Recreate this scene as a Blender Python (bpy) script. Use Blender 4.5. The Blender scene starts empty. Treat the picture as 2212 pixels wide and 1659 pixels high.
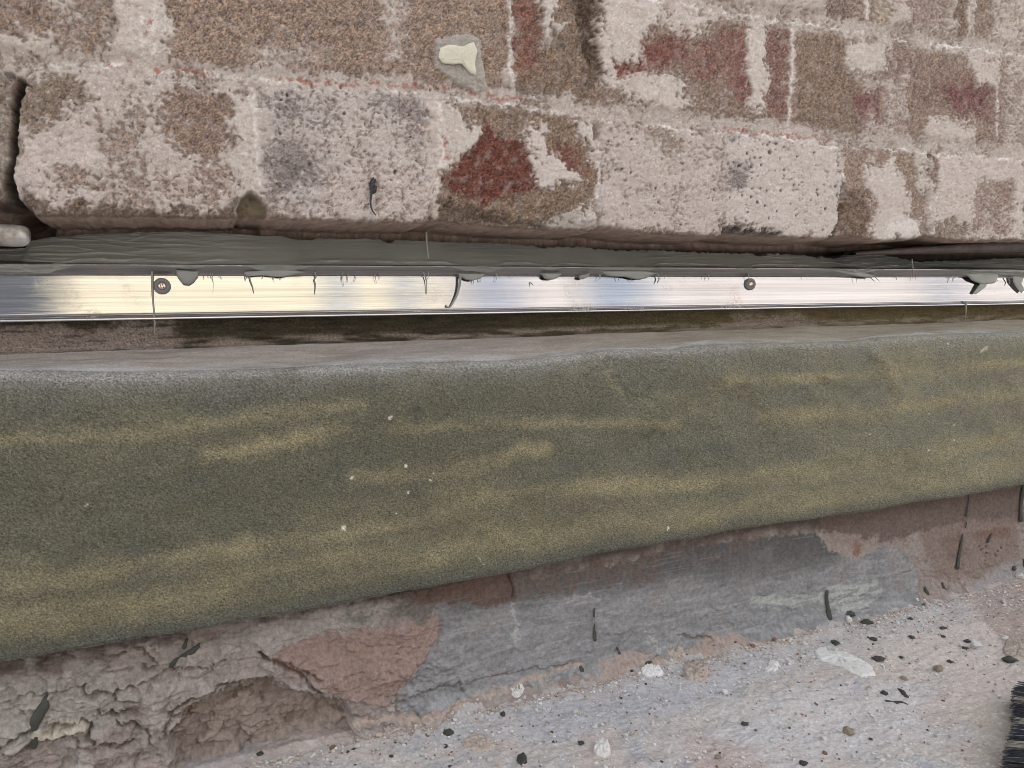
import bpy, math, random
import numpy as np
from mathutils import Matrix, Vector
random.seed(4); RS = np.random.RandomState(4)
SC = bpy.context.scene
COL = SC.collection
R = math.radians

# ---------------------------------------------------------------- camera
CAM = np.array([0.0, -0.428, 0.0])
TH, PI_ = R(67.3), R(8.2)                       # heading from +x, pitch down
FPX = 740.0
fw = np.array([math.cos(TH)*math.cos(PI_), math.sin(TH)*math.cos(PI_), -math.sin(PI_)])
rt = np.array([math.sin(TH), -math.cos(TH), 0.0])
up = np.cross(rt, fw)
cd = bpy.data.cameras.new('camera'); cam = bpy.data.objects.new('camera', cd); COL.objects.link(cam)
cd.sensor_width = 36; cd.lens = FPX/1024*36; cd.clip_start = 0.01; cd.clip_end = 500
cam.matrix_world = Matrix(((rt[0], up[0], -fw[0], CAM[0]), (rt[1], up[1], -fw[1], CAM[1]), (rt[2], up[2], -fw[2], CAM[2]), (0, 0, 0, 1)))
SC.camera = cam

# ---------------------------------------------------------------- light
SUN_EL, SUN_AZ = R(52), R(20)                   # the sun stands behind the wall: the wall's face is in open shade
w = bpy.data.worlds.new('World'); SC.world = w; w.use_nodes = True
wn = w.node_tree.nodes; wl = w.node_tree.links
sky = wn.new('ShaderNodeTexSky'); sky.sky_type = 'NISHITA'; sky.sun_disc = False
sky.sun_elevation = SUN_EL; sky.sun_rotation = SUN_AZ; sky.dust_density = 3.0; sky.air_density = 1.0; sky.ozone_density = 0.6
bg = wn['Background']; bg.inputs['Strength'].default_value = 0.15
hs = wn.new('ShaderNodeHueSaturation'); hs.inputs['Saturation'].default_value = .16
wl.new(sky.outputs[0], hs.inputs['Color']); wl.new(hs.outputs[0], bg.inputs[0])   # milky, half overcast sky
sd = bpy.data.lights.new('sun', 'SUN'); sd.energy = 3.0; sd.angle = R(0.6); sd.color = (1, .93, .83)
so = bpy.data.objects.new('sun', sd); COL.objects.link(so)
# Nishita rotation: azimuth measured from +y towards +x
sdir = Vector((math.sin(SUN_AZ)*math.cos(SUN_EL), math.cos(SUN_AZ)*math.cos(SUN_EL), math.sin(SUN_EL)))
so.rotation_euler = sdir.to_track_quat('Z', 'Y').to_euler()
SC.view_settings.view_transform = 'Standard'; SC.view_settings.look = 'None'
SC.view_settings.exposure = 1.85; SC.view_settings.gamma = 1
SC.render.engine = 'CYCLES'
SC.cycles.max_bounces = 6; SC.cycles.use_denoising = True; SC.cycles.filter_width = 0.85

# ---------------------------------------------------------------- traces: photo point -> point on a real plane
VS = 1024/2212.0
def ray(v):
    v = np.atleast_2d(np.asarray(v, float))*VS
    a = (v[:, 0]-512)/FPX; b = (384-v[:, 1])/FPX
    return fw[None]+a[:, None]*rt[None]+b[:, None]*up[None]
def on_y(v, y):                                  # vertical plane y = const
    d = ray(v); t = (y-CAM[1])/d[:, 1]; return CAM+d*t[:, None]
def on_z(v, z):
    d = ray(v); t = (z-CAM[2])/d[:, 2]; return CAM+d*t[:, None]
def wallpt(v, y=0.0):
    p = on_y(v, y); return p[:, [0, 2]]
def px_size(p):                                  # metres per trace unit at p
    return float(np.dot(np.asarray(p)-CAM, fw))/FPX*VS

# ---------------------------------------------------------------- noise
def _h(ix, iy, s):
    n = (ix.astype(np.int64)*374761393+iy.astype(np.int64)*668265263+int(s)*1274126177) & 0x7fffffff
    n = ((n ^ (n >> 13))*1274126177) & 0x7fffffff
    n = ((n ^ (n >> 15))*668265263) & 0x7fffffff
    return ((n ^ (n >> 11)) & 0xffffff)/float(0xffffff)
def pn(x, y, s=0):
    ix = np.floor(x); iy = np.floor(y); fx = x-ix; fy = y-iy
    ux = fx*fx*fx*(fx*(fx*6-15)+10); uy = fy*fy*fy*(fy*(fy*6-15)+10)
    def g(dx, dy):
        a = _h(ix+dx, iy+dy, s)*6.2831853
        return np.cos(a)*(fx-dx)+np.sin(a)*(fy-dy)
    a = g(0, 0); b = g(1, 0); c = g(0, 1); d = g(1, 1)
    return ((a+(b-a)*ux)+((c+(d-c)*ux)-(a+(b-a)*ux))*uy)*1.5
def fbm(x, y, sc, o=4, s=0, g=.5):
    r = 0; a = 1.0; t = 0
    x = x*sc; y = y*sc
    for i in range(o):
        r = r+a*pn(x+i*17.3, y-i*9.1, s+i); t += a; a *= g; x = x*2.03; y = y*2.03
    return r/t
def worley(x, y, sc, s=0, jit=1.0):              # distance to nearest cell point, its random id, edge distance
    x = x*sc; y = y*sc; ix = np.floor(x); iy = np.floor(y)
    f1 = np.full(x.shape, 9.0); f2 = np.full(x.shape, 9.0); idr = np.zeros(x.shape)
    for dx in (-1, 0, 1):
        for dy in (-1, 0, 1):
            cx = ix+dx; cy = iy+dy
            px = cx+.5+jit*(_h(cx, cy, s)-.5); py = cy+.5+jit*(_h(cx, cy, s+7)-.5)
            d = np.hypot(px-x, py-y)
            m = d < f1
            f2 = np.where(m, f1, np.minimum(f2, d)); idr = np.where(m, _h(cx, cy, s+31), idr); f1 = np.where(m, d, f1)
    return f1, idr, f2-f1
def ss(a, b, x):
    t = np.clip((x-a)/(b-a), 0, 1); return t*t*(3-2*t)
def lerp(a, b, m):
    return a+(b-a)*m
def mixc(c, col, m):
    return c+(np.asarray(col)[None, None, :]-c)*m[..., None] if np.ndim(col) == 1 or isinstance(col, tuple) else c+(col-c)*m[..., None]

class Field:
    """masks traced from the photo, turned into metres on one surface"""
    def __init__(self, X, Y, mapper, warp=.0015, seed=0):
        self.X = X; self.Y = Y; self.map = mapper
        self.wx = fbm(X, Y, 90, 3, seed+50)*warp*2+fbm(X, Y, 420, 2, seed+55)*warp
        self.wy = fbm(X, Y, 90, 3, seed+60)*warp*2+fbm(X, Y, 420, 2, seed+65)*warp
    def _win(self, P, pad):
        x0, y0 = P.min(0)-pad; x1, y1 = P.max(0)+pad
        return (self.X > x0) & (self.X < x1) & (self.Y > y0) & (self.Y < y1)
    def _dist(self, x, y, P, closed):
        d = np.full(x.shape, 9.0); ins = np.zeros(x.shape, bool); n = len(P)
        for i in range(n if closed else n-1):
            a = P[i]; b = P[(i+1) % n]; e = b-a; L = e@e+1e-12
            t = np.clip(((x-a[0])*e[0]+(y-a[1])*e[1])/L, 0, 1)
            d = np.minimum(d, np.hypot(x-a[0]-t*e[0], y-a[1]-t*e[1]))
            if closed:
                c = ((a[1] > y) != (b[1] > y)) & (x < (b[0]-a[0])*(y-a[1])/(b[1]-a[1]+1e-15)+a[0])
                ins ^= c
        return d, ins
    def poly(self, pts, soft=.001, warp=1.0):
        P = self.map(pts); w = self._win(P, soft+.008); m = np.zeros(self.X.shape)
        if not w.any(): return m
        x = self.X[w]+self.wx[w]*warp; y = self.Y[w]+self.wy[w]*warp
        d, ins = self._dist(x, y, P, True)
        m[w] = ss(-soft, soft, np.where(ins, d, -d)); return m
    def line(self, pts, wd, soft=None, warp=1.0):
        """wd: half width in metres"""
        soft = wd*.6 if soft is None else soft
        P = self.map(pts); w = self._win(P, wd+soft+.006); m = np.zeros(self.X.shape)
        if not w.any(): return m
        x = self.X[w]+self.wx[w]*warp; y = self.Y[w]+self.wy[w]*warp
        d, _ = self._dist(x, y, P, False)
        m[w] = 1-ss(wd-soft, wd+soft, d); return m
    def dots(self, pts, rad, warp=.3):
        m = np.zeros(self.X.shape)
        P = self.map(pts)
        for i, p in enumerate(P):
            r = rad[i] if hasattr(rad, '__len__') else rad
            w = (abs(self.X-p[0]) < r*2+.01) & (abs(self.Y-p[1]) < r*2+.01)
            d = np.hypot(self.X[w]+self.wx[w]*warp-p[0], self.Y[w]+self.wy[w]*warp-p[1])
            m[w] = np.maximum(m[w], 1-ss(r*.3, r*1.5, d) if r > .0025 else 1-ss(r*.6, r*1.3, d))
        return m

# ---------------------------------------------------------------- mesh helpers
def tag(o, label=None, cat=None, group=None, kind=None):
    if label: o['label'] = label
    if cat: o['category'] = cat
    if group: o['group'] = group
    if kind: o['kind'] = kind
    return o
def empty(name, loc):
    o = bpy.data.objects.new(name, None); COL.objects.link(o); o.location = loc; o.empty_display_size = .01; return o
def link(name, me, mat, parent=None):
    if mat: me.materials.append(mat)
    o = bpy.data.objects.new(name, me); COL.objects.link(o)
    if parent:
        o.parent = parent; o.matrix_parent_inverse = Matrix.Translation(parent.location).inverted()
    return o
def raw_mesh(name, V, F, smooth=True):
    """F: (n,4) or (n,3) int array or list of arrays"""
    me = bpy.data.meshes.new(name)
    Fs = F if isinstance(F, list) else [F]
    Fs = [f for f in Fs if len(f)]
    V = np.asarray(V, np.float32)
    me.vertices.add(len(V)); me.vertices.foreach_set('co', V.ravel())
    loops = np.concatenate([f.ravel() for f in Fs]).astype(np.int32)
    tot = np.concatenate([np.full(len(f), f.shape[1]) for f in Fs]).astype(np.int32)
    st = np.concatenate([[0], np.cumsum(tot)[:-1]]).astype(np.int32)
    me.loops.add(len(loops)); me.loops.foreach_set('vertex_index', loops)
    me.polygons.add(len(tot)); me.polygons.foreach_set('loop_start', st); me.polygons.foreach_set('loop_total', tot)
    me.polygons.foreach_set('use_smooth', np.full(len(tot), smooth))
    me.update(); me.validate()
    return me
def grid_faces(nr, nc, flip=False):
    i = np.arange(nr*nc).reshape(nr, nc)
    a, b, c, d = i[:-1, :-1], i[:-1, 1:], i[1:, 1:], i[1:, :-1]
    f = np.stack([a, d, c, b] if flip else [a, b, c, d], -1).reshape(-1, 4)
    return f
def grid_mesh(name, P, col=None, rough=None, flip=False):
    nr, nc = P.shape[:2]
    me = raw_mesh(name, P.reshape(-1, 3), grid_faces(nr, nc, flip))
    if col is not None:
        a = me.attributes.new('Col', 'FLOAT_COLOR', 'POINT')
        c = np.ones((nr*nc, 4), np.float32); c[:, :3] = np.clip(col.reshape(-1, 3), .002, .9); a.data.foreach_set('color', c.ravel())
    if rough is not None:
        a = me.attributes.new('Grain', 'FLOAT', 'POINT'); a.data.foreach_set('value', rough.ravel().astype(np.float32))
    return me
def uneven(a, b, step_a, step_b, lo, hi, far=.03):
    """coordinates from lo to hi, dense between a and b with growing step"""
    xs = [a]
    while xs[-1] < b: xs.append(xs[-1]+lerp(step_a, step_b, (xs[-1]-a)/(b-a)))
    L = []; s = step_a; x = a
    while x > lo: s *= 1.25; x -= s; L.append(x)
    H = []; s = step_b; x = xs[-1]
    while x < hi: s *= 1.25; x += s; H.append(x)
    return np.array(L[::-1]+xs+H)
def tube(path, rad, n=8, squash=None, nrm=None):
    """closed tapered tube through path; squash flattens it along nrm"""
    path = np.asarray(path, float); m = len(path)
    rad = np.broadcast_to(np.asarray(rad, float), (m,))
    T = np.gradient(path, axis=0); T /= np.linalg.norm(T, axis=1)[:, None]+1e-12
    nrm = np.array([0, -1, 0.]) if nrm is None else np.asarray(nrm, float)
    V = []
    for i in range(m):
        N = nrm-T[i]*(nrm@T[i]); ln = np.linalg.norm(N)
        if ln < 1e-6: N = np.cross(T[i], [1, .3, .1]); ln = np.linalg.norm(N)
        N /= ln; B = np.cross(T[i], N)
        for k in range(n):
            a = 2*math.pi*k/n
            V.append(path[i]+rad[i]*(math.cos(a)*B+math.sin(a)*N*(squash or 1)))
    V.append(path[0]-T[0]*rad[0]*.6); V.append(path[-1]+T[-1]*rad[-1]*.6)
    Q = [[i*n+k, i*n+(k+1) % n, (i+1)*n+(k+1) % n, (i+1)*n+k] for i in range(m-1) for k in range(n)]
    t = [[m*n, (k+1) % n, k] for k in range(n)]+[[m*n+1, (m-1)*n+k, (m-1)*n+(k+1) % n] for k in range(n)]
    return np.array(V), np.array(Q), np.array(t)
def join(parts):
    Vs = []; Qs = []; Ts = []; o = 0
    for V, Q, T in parts:
        Vs.append(V)
        if len(Q): Qs.append(np.asarray(Q)+o)
        if len(T): Ts.append(np.asarray(T)+o)
        o += len(V)
    F = []
    if Qs: F.append(np.concatenate(Qs))
    if Ts: F.append(np.concatenate(Ts))
    return np.concatenate(Vs), F
def smoothpath(p, k=4):
    p = np.asarray(p, float); n = len(p); t = np.linspace(0, n-1, (n-1)*k+1)
    out = np.stack([np.interp(t, range(n), p[:, j]) for j in range(p.shape[1])], -1)
    for _ in range(2):
        o = out.copy(); o[1:-1] = (out[:-2]+2*out[1:-1]+out[2:])/4; out = o
    return out
def box(x0, x1, y0, y1, z0, z1):
    V = np.array([[x, y, z] for x in (x0, x1) for y in (y0, y1) for z in (z0, z1)], float)
    Q = np.array([[0, 1, 3, 2], [4, 6, 7, 5], [0, 4, 5, 1], [2, 3, 7, 6], [0, 2, 6, 4], [1, 5, 7, 3]])
    return V, Q, np.zeros((0, 3), int)

# ---------------------------------------------------------------- materials
def newmat(name):
    m = bpy.data.materials.new(name); m.use_nodes = True; nt = m.node_tree
    return m, nt, nt.nodes['Principled BSDF']
def nd(nt, t, **k):
    n = nt.nodes.new(t)
    for a, b in k.items():
        if a in n.inputs: n.inputs[a].default_value = b
        else: setattr(n, a, b)
    return n
def noise_node(nt, scale, detail=4, rough=.6, vec=None):
    n = nd(nt, 'ShaderNodeTexNoise'); n.inputs['Scale'].default_value = scale; n.inputs['Detail'].default_value = detail
    n.inputs['Roughness'].default_value = rough
    if vec is not None: nt.links.new(vec, n.inputs['Vector'])
    return n
def mr(nt, src, a, b, c, d):
    n = nt.nodes.new('ShaderNodeMapRange'); nt.links.new(src, n.inputs[0])
    for i, v in enumerate((a, b, c, d)): n.inputs[i+1].default_value = v
    return n.outputs[0]
def mul(nt, a, b, op='MULTIPLY'):
    n = nt.nodes.new('ShaderNodeMath'); n.operation = op
    for i, v in enumerate((a, b)):
        if isinstance(v, (int, float)): n.inputs[i].default_value = v
        else: nt.links.new(v, n.inputs[i])
    return n.outputs[0]
def scalecol(nt, col, fac):
    n = nt.nodes.new('ShaderNodeVectorMath'); n.operation = 'SCALE'
    nt.links.new(col, n.inputs[0])
    if isinstance(fac, (int, float)): n.inputs['Scale'].default_value = fac
    else: nt.links.new(fac, n.inputs['Scale'])
    return n.outputs[0]
def masonry(name, fine=1400, lo=.72, hi=1.28, bump=.0006, rough=.95, spec=.2):
    """albedo from the painted masks times fine grain; relief from the same grain"""
    m, nt, b = newmat(name)
    tc = nt.nodes.new('ShaderNodeTexCoord').outputs['Object']
    at = nt.nodes.new('ShaderNodeAttribute'); at.attribute_name = 'Col'
    gr = nt.nodes.new('ShaderNodeAttribute'); gr.attribute_name = 'Grain'
    n1 = noise_node(nt, fine, 3, .7, tc); n2 = noise_node(nt, fine*.32, 3, .6, tc)
    amp = mr(nt, gr.outputs['Fac'], 0, 1, .35, 1.0)
    f1 = mul(nt, mul(nt, mr(nt, n1.outputs['Fac'], .28, .72, lo-1, hi-1), amp), 1.0, 'ADD')
    f2 = mr(nt, n2.outputs['Fac'], .3, .7, .93, 1.07)
    nt.links.new(scalecol(nt, at.outputs['Color'], mul(nt, f1, f2)), b.inputs['Base Color'])
    bp = nt.nodes.new('ShaderNodeBump'); bp.inputs['Distance'].default_value = bump
    nt.links.new(mr(nt, gr.outputs['Fac'], 0, 1, .25, 1.0), bp.inputs['Strength'])
    nt.links.new(mul(nt, n1.outputs['Fac'], mul(nt, n2.outputs['Fac'], .8), 'ADD'), bp.inputs['Height'])
    nt.links.new(bp.outputs[0], b.inputs['Normal'])
    b.inputs['Roughness'].default_value = rough; b.inputs['Specular IOR Level'].default_value = spec
    return m
def plain(name, col, rough=.6, spec=.4, metal=0, var=.25, sc=300, bump=.0002, bsc=900):
    m, nt, b = newmat(name)
    tc = nt.nodes.new('ShaderNodeTexCoord').outputs['Object']
    n1 = noise_node(nt, sc, 5, .65, tc)
    rgb = nt.nodes.new('ShaderNodeRGB'); rgb.outputs[0].default_value = (*col, 1)
    nt.links.new(scalecol(nt, rgb.outputs[0], mr(nt, n1.outputs['Fac'], .3, .7, 1-var, 1+var)), b.inputs['Base Color'])
    n2 = noise_node(nt, bsc, 4, .7, tc)
    bp = nt.nodes.new('ShaderNodeBump'); bp.inputs['Distance'].default_value = bump; bp.inputs['Strength'].default_value = 1
    nt.links.new(n2.outputs['Fac'], bp.inputs['Height']); nt.links.new(bp.outputs[0], b.inputs['Normal'])
    b.inputs['Roughness'].default_value = rough; b.inputs['Specular IOR Level'].default_value = spec; b.inputs['Metallic'].default_value = metal
    return m
M_wall = masonry('old_brick', 1300)
M_low = masonry('old_render', 1500, .8, 1.2, .0004)
M_ground = masonry('dusty_stone', 1500, .8, 1.2, .0004)
M_felt = masonry('mineral_felt', 1500, .45, 1.6, .0003, .9, .25)
M_crumb = plain('lime_crumb', (.70, .69, .67), .95, .1, 0, .3, 500, .0006, 1200)
M_white = plain('white_mortar', (.76, .755, .74), .95, .1, 0, .15, 500, .0006, 1200)
M_sand = plain('sandy_mortar', (.50, .43, .38), .95, .1, 0, .3, 500, .0008, 1200)
M_tan = plain('tan_pebble', (.33, .28, .21), .9, .2, 0, .35, 300, .0004, 900)
M_rust = plain('brick_crumb', (.26, .15, .11), .95, .1, 0, .3, 300, .0005, 900)
M_black = plain('black_sealant', (.016, .017, .02), .35, .5, 0, .2, 300, .0003, 500)
M_drop = plain('dark_sealant', (.058, .060, .052), .5, .3, 0, .15, 200, .0002, 600)
M_cream = plain('cream_plaster', (.66, .64, .53), .95, .1, 0, .06, 700, .0005, 900)

def sealant_mat():
    m, nt, b = newmat('grey_sealant')
    tc = nt.nodes.new('ShaderNodeTexCoord').outputs['Object']
    mp = nt.nodes.new('ShaderNodeMapping'); mp.inputs['Scale'].default_value = (1, 3, 7); nt.links.new(tc, mp.inputs[0])
    n = noise_node(nt, 28, 6, .6, mp.outputs[0]); n2 = noise_node(nt, 25, 3, .5, tc)
    rgb = nt.nodes.new('ShaderNodeRGB'); rgb.outputs[0].default_value = (.235, .242, .228, 1)
    nt.links.new(scalecol(nt, rgb.outputs[0], mr(nt, n2.outputs['Fac'], .3, .7, .85, 1.15)), b.inputs['Base Color'])
    bp = nt.nodes.new('ShaderNodeBump'); bp.inputs['Distance'].default_value = .0004; bp.inputs['Strength'].default_value = .35
    nt.links.new(n.outputs['Fac'], bp.inputs['Height']); nt.links.new(bp.outputs[0], b.inputs['Normal'])
    b.inputs['Roughness'].default_value = .38; b.inputs['Specular IOR Level'].default_value = .45
    return m
M_seal = sealant_mat()
def metal_mat(name, rough=.055, col=(.66, .66, .67), line=1.0):
    m, nt, b = newmat(name)
    tc = nt.nodes.new('ShaderNodeTexCoord').outputs['Object']
    mp = nt.nodes.new('ShaderNodeMapping'); mp.inputs['Scale'].default_value = (.004, .02, 1); nt.links.new(tc, mp.inputs[0])
    n = noise_node(nt, 1500, 3, .7, mp.outputs[0]); n2 = noise_node(nt, 330, 2, .6, mp.outputs[0])
    s = mul(nt, n.outputs['Fac'], mul(nt, n2.outputs['Fac'], 3.0), 'ADD')
    bp = nt.nodes.new('ShaderNodeBump'); bp.inputs['Distance'].default_value = .000022*line; bp.inputs['Strength'].default_value = 1.0
    nt.links.new(s, bp.inputs['Height']); nt.links.new(bp.outputs[0], b.inputs['Normal'])
    # finger marks and dust: duller, browner patches
    n3 = noise_node(nt, 22, 4, .6, tc); sm = mr(nt, n3.outputs['Fac'], .56, .70, 0, 1)
    n4 = noise_node(nt, 700, 3, .7, tc); sm2 = mul(nt, sm, mr(nt, n4.outputs['Fac'], .4, .6, 0, 1))
    mx = nt.nodes.new('ShaderNodeMix'); mx.data_type = 'RGBA'; nt.links.new(mul(nt, sm2, .5), mx.inputs['Factor'])
    mx.inputs['A'].default_value = (*col, 1); mx.inputs['B'].default_value = (.55, .47, .38, 1)
    st = nt.nodes.new('ShaderNodeVectorMath'); st.operation = 'SCALE'
    nt.links.new(mx.outputs['Result'], st.inputs[0]); nt.links.new(mul(nt, mr(nt, n.outputs['Fac'], .3, .7, .72, 1.10), mr(nt, n2.outputs['Fac'], .3, .7, .84, 1.12)), st.inputs['Scale'])
    nt.links.new(st.outputs[0], b.inputs['Base Color'])
    b.inputs['Metallic'].default_value = 1
    nt.links.new(mul(nt, mul(nt, sm2, .3), rough, 'ADD'), b.inputs['Roughness'])
    return m
M_alu = metal_mat('drawn_aluminium')

# ================================================================ UPPER BRICK WALL
X0, X1 = -.13, .77
xs = uneven(X0, X1, .00055, .0011, -2.5, 3.0)
zb_tr = wallpt([(-60, 463), (20, 440), (60, 465), (130, 466), (250, 467), (330, 466), (420, 470), (508, 471), (516, 462), (570, 468), (640, 474), (780, 478), (915, 482), (935, 474), (960, 476), (1060, 488), (1160, 494),
                (1285, 497), (1300, 489), (1420, 505), (1560, 511), (1565, 500), (1640, 509), (1720, 513), (1790, 516), (1830, 507), (1900, 521), (1960, 517), (2000, 510), (2080, 521), (2180, 519), (2300, 520)])
zbot = np.interp(xs, zb_tr[:, 0], zb_tr[:, 1])+fbm(xs, xs*0, 260, 3, 5)*.0012
ZTOP = .262
nface = 400
t = np.linspace(0, 1, nface)
rows_z = [zbot*(1-tt)+ZTOP*tt for tt in t]
up_z = [ZTOP+dz for dz in (.002, .006, .014, .03, .06, .12, .25, .5, 1, 2, 2.8)]
FZ = np.array(rows_z+[np.full(xs.shape, z) for z in up_z])
FX = np.broadcast_to(xs, FZ.shape).copy()
F = Field(FX, FZ, wallpt, .0016, 1)
brown = np.array((.300, .220, .182)); lime = np.array((.475, .452, .432))
base = np.ones(FX.shape+(3,))*brown
# slow colour drift of the brick body
base = mixc(base, (.36, .255, .205), ss(-.1, .5, fbm(FX, FZ, 22, 3, 11))*.7)
base = mixc(base, (.185, .135, .100), ss(.1, .55, fbm(FX, FZ, 30, 3, 12))*.6)
L = np.full(FX.shape, .30)                       # how much lime skin covers the brick
def reg(pts, col=None, l=None, soft=.0025, k=1.0, warp=3.0):
    global base, L
    m = F.poly(pts, soft*1.3+.0012, warp)*k
    if col is not None: base = mixc(base, col, m)
    if l is not None: L = lerp(L, l, m)
# --- bottom course, left to right
reg([(28, 420), (30, 250), (60, 140), (330, 165), (505, 190), (505, 470), (60, 475)], (.40, .33, .30), .68)
reg([(60, 140), (190, 150), (180, 220), (120, 260), (60, 300), (40, 240)], (.255, .195, .145), .22)
reg([(375, 185), (500, 205), (510, 300), (470, 345), (390, 330), (355, 290), (350, 220)], (.30, .215, .165), .20)
reg([(200, 220), (320, 250), (330, 390), (250, 370), (200, 300)], (.35, .27, .23), .50)
reg([(60, 300), (190, 290), (210, 420), (130, 430), (50, 390)], (.45, .385, .365), .72)
reg([(140, 370), (220, 372), (330, 400), (330, 440), (200, 430), (140, 410)], (.34, .255, .21), .34)
reg([(360, 370), (500, 350), (500, 420), (420, 440), (350, 420)], (.36, .25, .20), .46)
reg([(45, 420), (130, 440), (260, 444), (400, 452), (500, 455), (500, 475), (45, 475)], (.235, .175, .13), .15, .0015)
reg([(505, 200), (560, 210), (560, 400), (600, 430), (560, 460), (520, 440), (500, 330)], (.44, .40, .355), .80)
reg([(555, 185), (620, 180), (800, 190), (940, 215), (950, 470), (780, 478), (600, 470), (560, 400)], (.375, .335, .330), .60)
reg([(565, 330), (640, 310), (700, 370), (690, 430), (620, 430), (570, 390)], (.22, .205, .22), .40, .008)
reg([(800, 185), (930, 205), (930, 270), (860, 260), (800, 220)], (.26, .24, .25), .38, .006)
reg([(560, 200), (700, 200), (720, 270), (600, 290)], (.27, .25, .26), .42, .006)
reg([(700, 380), (910, 380), (900, 460), (700, 465)], (.42, .34, .32), .55, .006)
reg([(925, 210), (962, 220), (962, 340), (948, 400), (935, 470), (920, 440), (925, 300)], (.50, .40, .36), .70)
reg([(960, 212), (1285, 258), (1290, 495), (1150, 492), (950, 475), (940, 400), (985, 340)], (.275, .200, .140), .12)
reg([(1015, 290), (1060, 278), (1120, 298), (1150, 335), (1160, 410), (1100, 430), (1010, 432), (955, 405), (985, 350)], (.215, .062, .042), .02, .002)
reg([(1180, 300), (1240, 320), (1270, 370), (1230, 400), (1175, 380)], (.24, .085, .062), .12, .003)
reg([(960, 235), (1010, 240), (1030, 275), (1025, 310), (990, 345), (955, 350)], (.45, .43, .38), .98, .0015)
reg([(1140, 270), (1175, 275), (1195, 330), (1240, 375), (1250, 400), (1215, 400), (1180, 405), (1150, 400), (1165, 350), (1130, 300)], (.52, .47, .45), .78, .0015)
reg([(1240, 270), (1285, 262), (1292, 340), (1270, 330)], (.5, .47, .44), .85, .0015)
reg([(1240, 460), (1280, 440), (1300, 495), (1240, 495), (1170, 490)], (.5, .48, .44), .8, .0015)
reg([(1140, 480), (1170, 478), (1175, 494), (1140, 494)], (.12, .12, .125), .0, .0012)
reg([(1292, 262), (1565, 282), (1565, 512), (1292, 497)], (.40, .335, .315), .64, .0015)
reg([(1400, 270), (1480, 285), (1470, 340), (1400, 320)], (.33, .27, .22), .42, .005)
reg([(1565, 285), (1812, 308), (1822, 360), (1818, 460), (1795, 517), (1565, 512)], (.46, .42, .41), .74, .0015)
reg([(1565, 350), (1620, 345), (1620, 400), (1570, 410)], (.25, .24, .26), .42, .003)
reg([(1568, 285), (1630, 290), (1625, 300), (1572, 300)], (.2, .2, .22), .3, .002)
reg([(1565, 485), (1600, 490), (1680, 500), (1690, 520), (1560, 520)], (.085, .082, .085), .0, .002)
reg([(1820, 320), (1985, 335), (2000, 430), (1995, 515), (1820, 515), (1800, 500)], (.345, .255, .20), .26, .0015)
reg([(1870, 350), (1930, 350), (1960, 420), (1965, 500), (1880, 515), (1890, 440), (1860, 390)], (.47, .42, .40), .88, .002)
reg([(1818, 405), (1870, 420), (1880, 510), (1810, 517)], (.215, .150, .105), .06, .002)
reg([(1940, 470), (1990, 480), (1985, 515), (1900, 517), (1910, 495)], (.60, .62, .62), 1.0, .0015)
reg([(1975, 330), (2010, 332), (2025, 400), (2005, 420), (1975, 400)], (.40, .385, .31), .66, .0015)
reg([(2010, 330), (2032, 332), (2030, 420), (2012, 440)], (.27, .19, .15), .05, .0015)
reg([(2034, 330), (2212, 350), (2212, 520), (2000, 512), (2010, 440)], (.47, .41, .385), .74, .002)
reg([(2110, 385), (2190, 395), (2190, 510), (2100, 500)], (.36, .265, .22), .38, .003)
reg([(1975, 480), (2060, 470), (2100, 500), (2060, 520), (1990, 520)], (.30, .24, .19), .30, .002)
# --- second course
reg([(-60, -40), (238, -40), (240, 120), (60, 130), (-60, 110)], (.30, .225, .175), .22)
reg([(-60, 60), (110, 90), (230, 130), (100, 165), (-60, 150)], (.43, .395, .335), .80)
reg([(90, -20), (200, -20), (190, 70), (110, 90)], (.34, .28, .24), .48)
reg([(238, -40), (370, -40), (375, 150), (240, 140)], (.45, .405, .36), .78)
reg([(372, -40), (1096, -40), (1096, 195), (950, 190), (640, 165), (500, 170), (372, 120)], (.355, .265, .205), .06)
reg([(560, 110), (660, 95), (700, 120), (640, 150), (540, 150)], (.45, .4, .37), .52, .006)
reg([(790, -40), (880, -40), (880, 30), (860, 140), (840, 140), (835, 40)], (.45, .4, .37), .48, .003)
reg([(1110, -40), (1300, -40), (1300, 225), (1110, 200)], (.27, .200, .145), .03)
reg([(1112, -40), (1160, -20), (1165, 110), (1140, 165), (1112, 150)], (.27, .115, .09), .05, .005)
reg([(1165, -40), (1205, -40), (1200, 80), (1175, 110)], (.45, .42, .38), .82, .002)
reg([(1240, -20), (1290, 0), (1296, 160), (1280, 170), (1255, 90)], (.115, .08, .058), .0, .003)
reg([(1300, -40), (1640, -40), (1640, 270), (1300, 228)], (.285, .21, .16), .26)
reg([(1300, -40), (1420, -40), (1440, 40), (1400, 60), (1390, 110), (1410, 140), (1370, 200), (1310, 190), (1300, 100)], (.48, .435, .40), .86, .002)
reg([(1440, -40), (1540, -20), (1530, 60), (1490, 80), (1440, 60)], (.46, .42, .38), .72, .002)
reg([(1380, 85), (1480, 75), (1490, 130), (1400, 150)], (.27, .095, .078), .14, .003)
reg([(1480, 170), (1500, 120), (1530, 80), (1560, 100), (1560, 150), (1540, 180)], (.28, .135, .11), .14, .004)
reg([(1330, 135), (1385, 130), (1400, 160), (1340, 165)], (.26, .075, .055), .1, .002)
reg([(1555, 70), (1610, 60), (1620, 230), (1570, 200)], (.27, .12, .10), .16, .004)
reg([(1380, 180), (1440, 160), (1500, 220), (1460, 240), (1340, 200)], (.5, .46, .42), .82, .002)
reg([(1615, 30), (1660, 30), (1665, 120), (1645, 240), (1620, 235), (1610, 120)], (.48, .45, .41), .80, .002)
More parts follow.
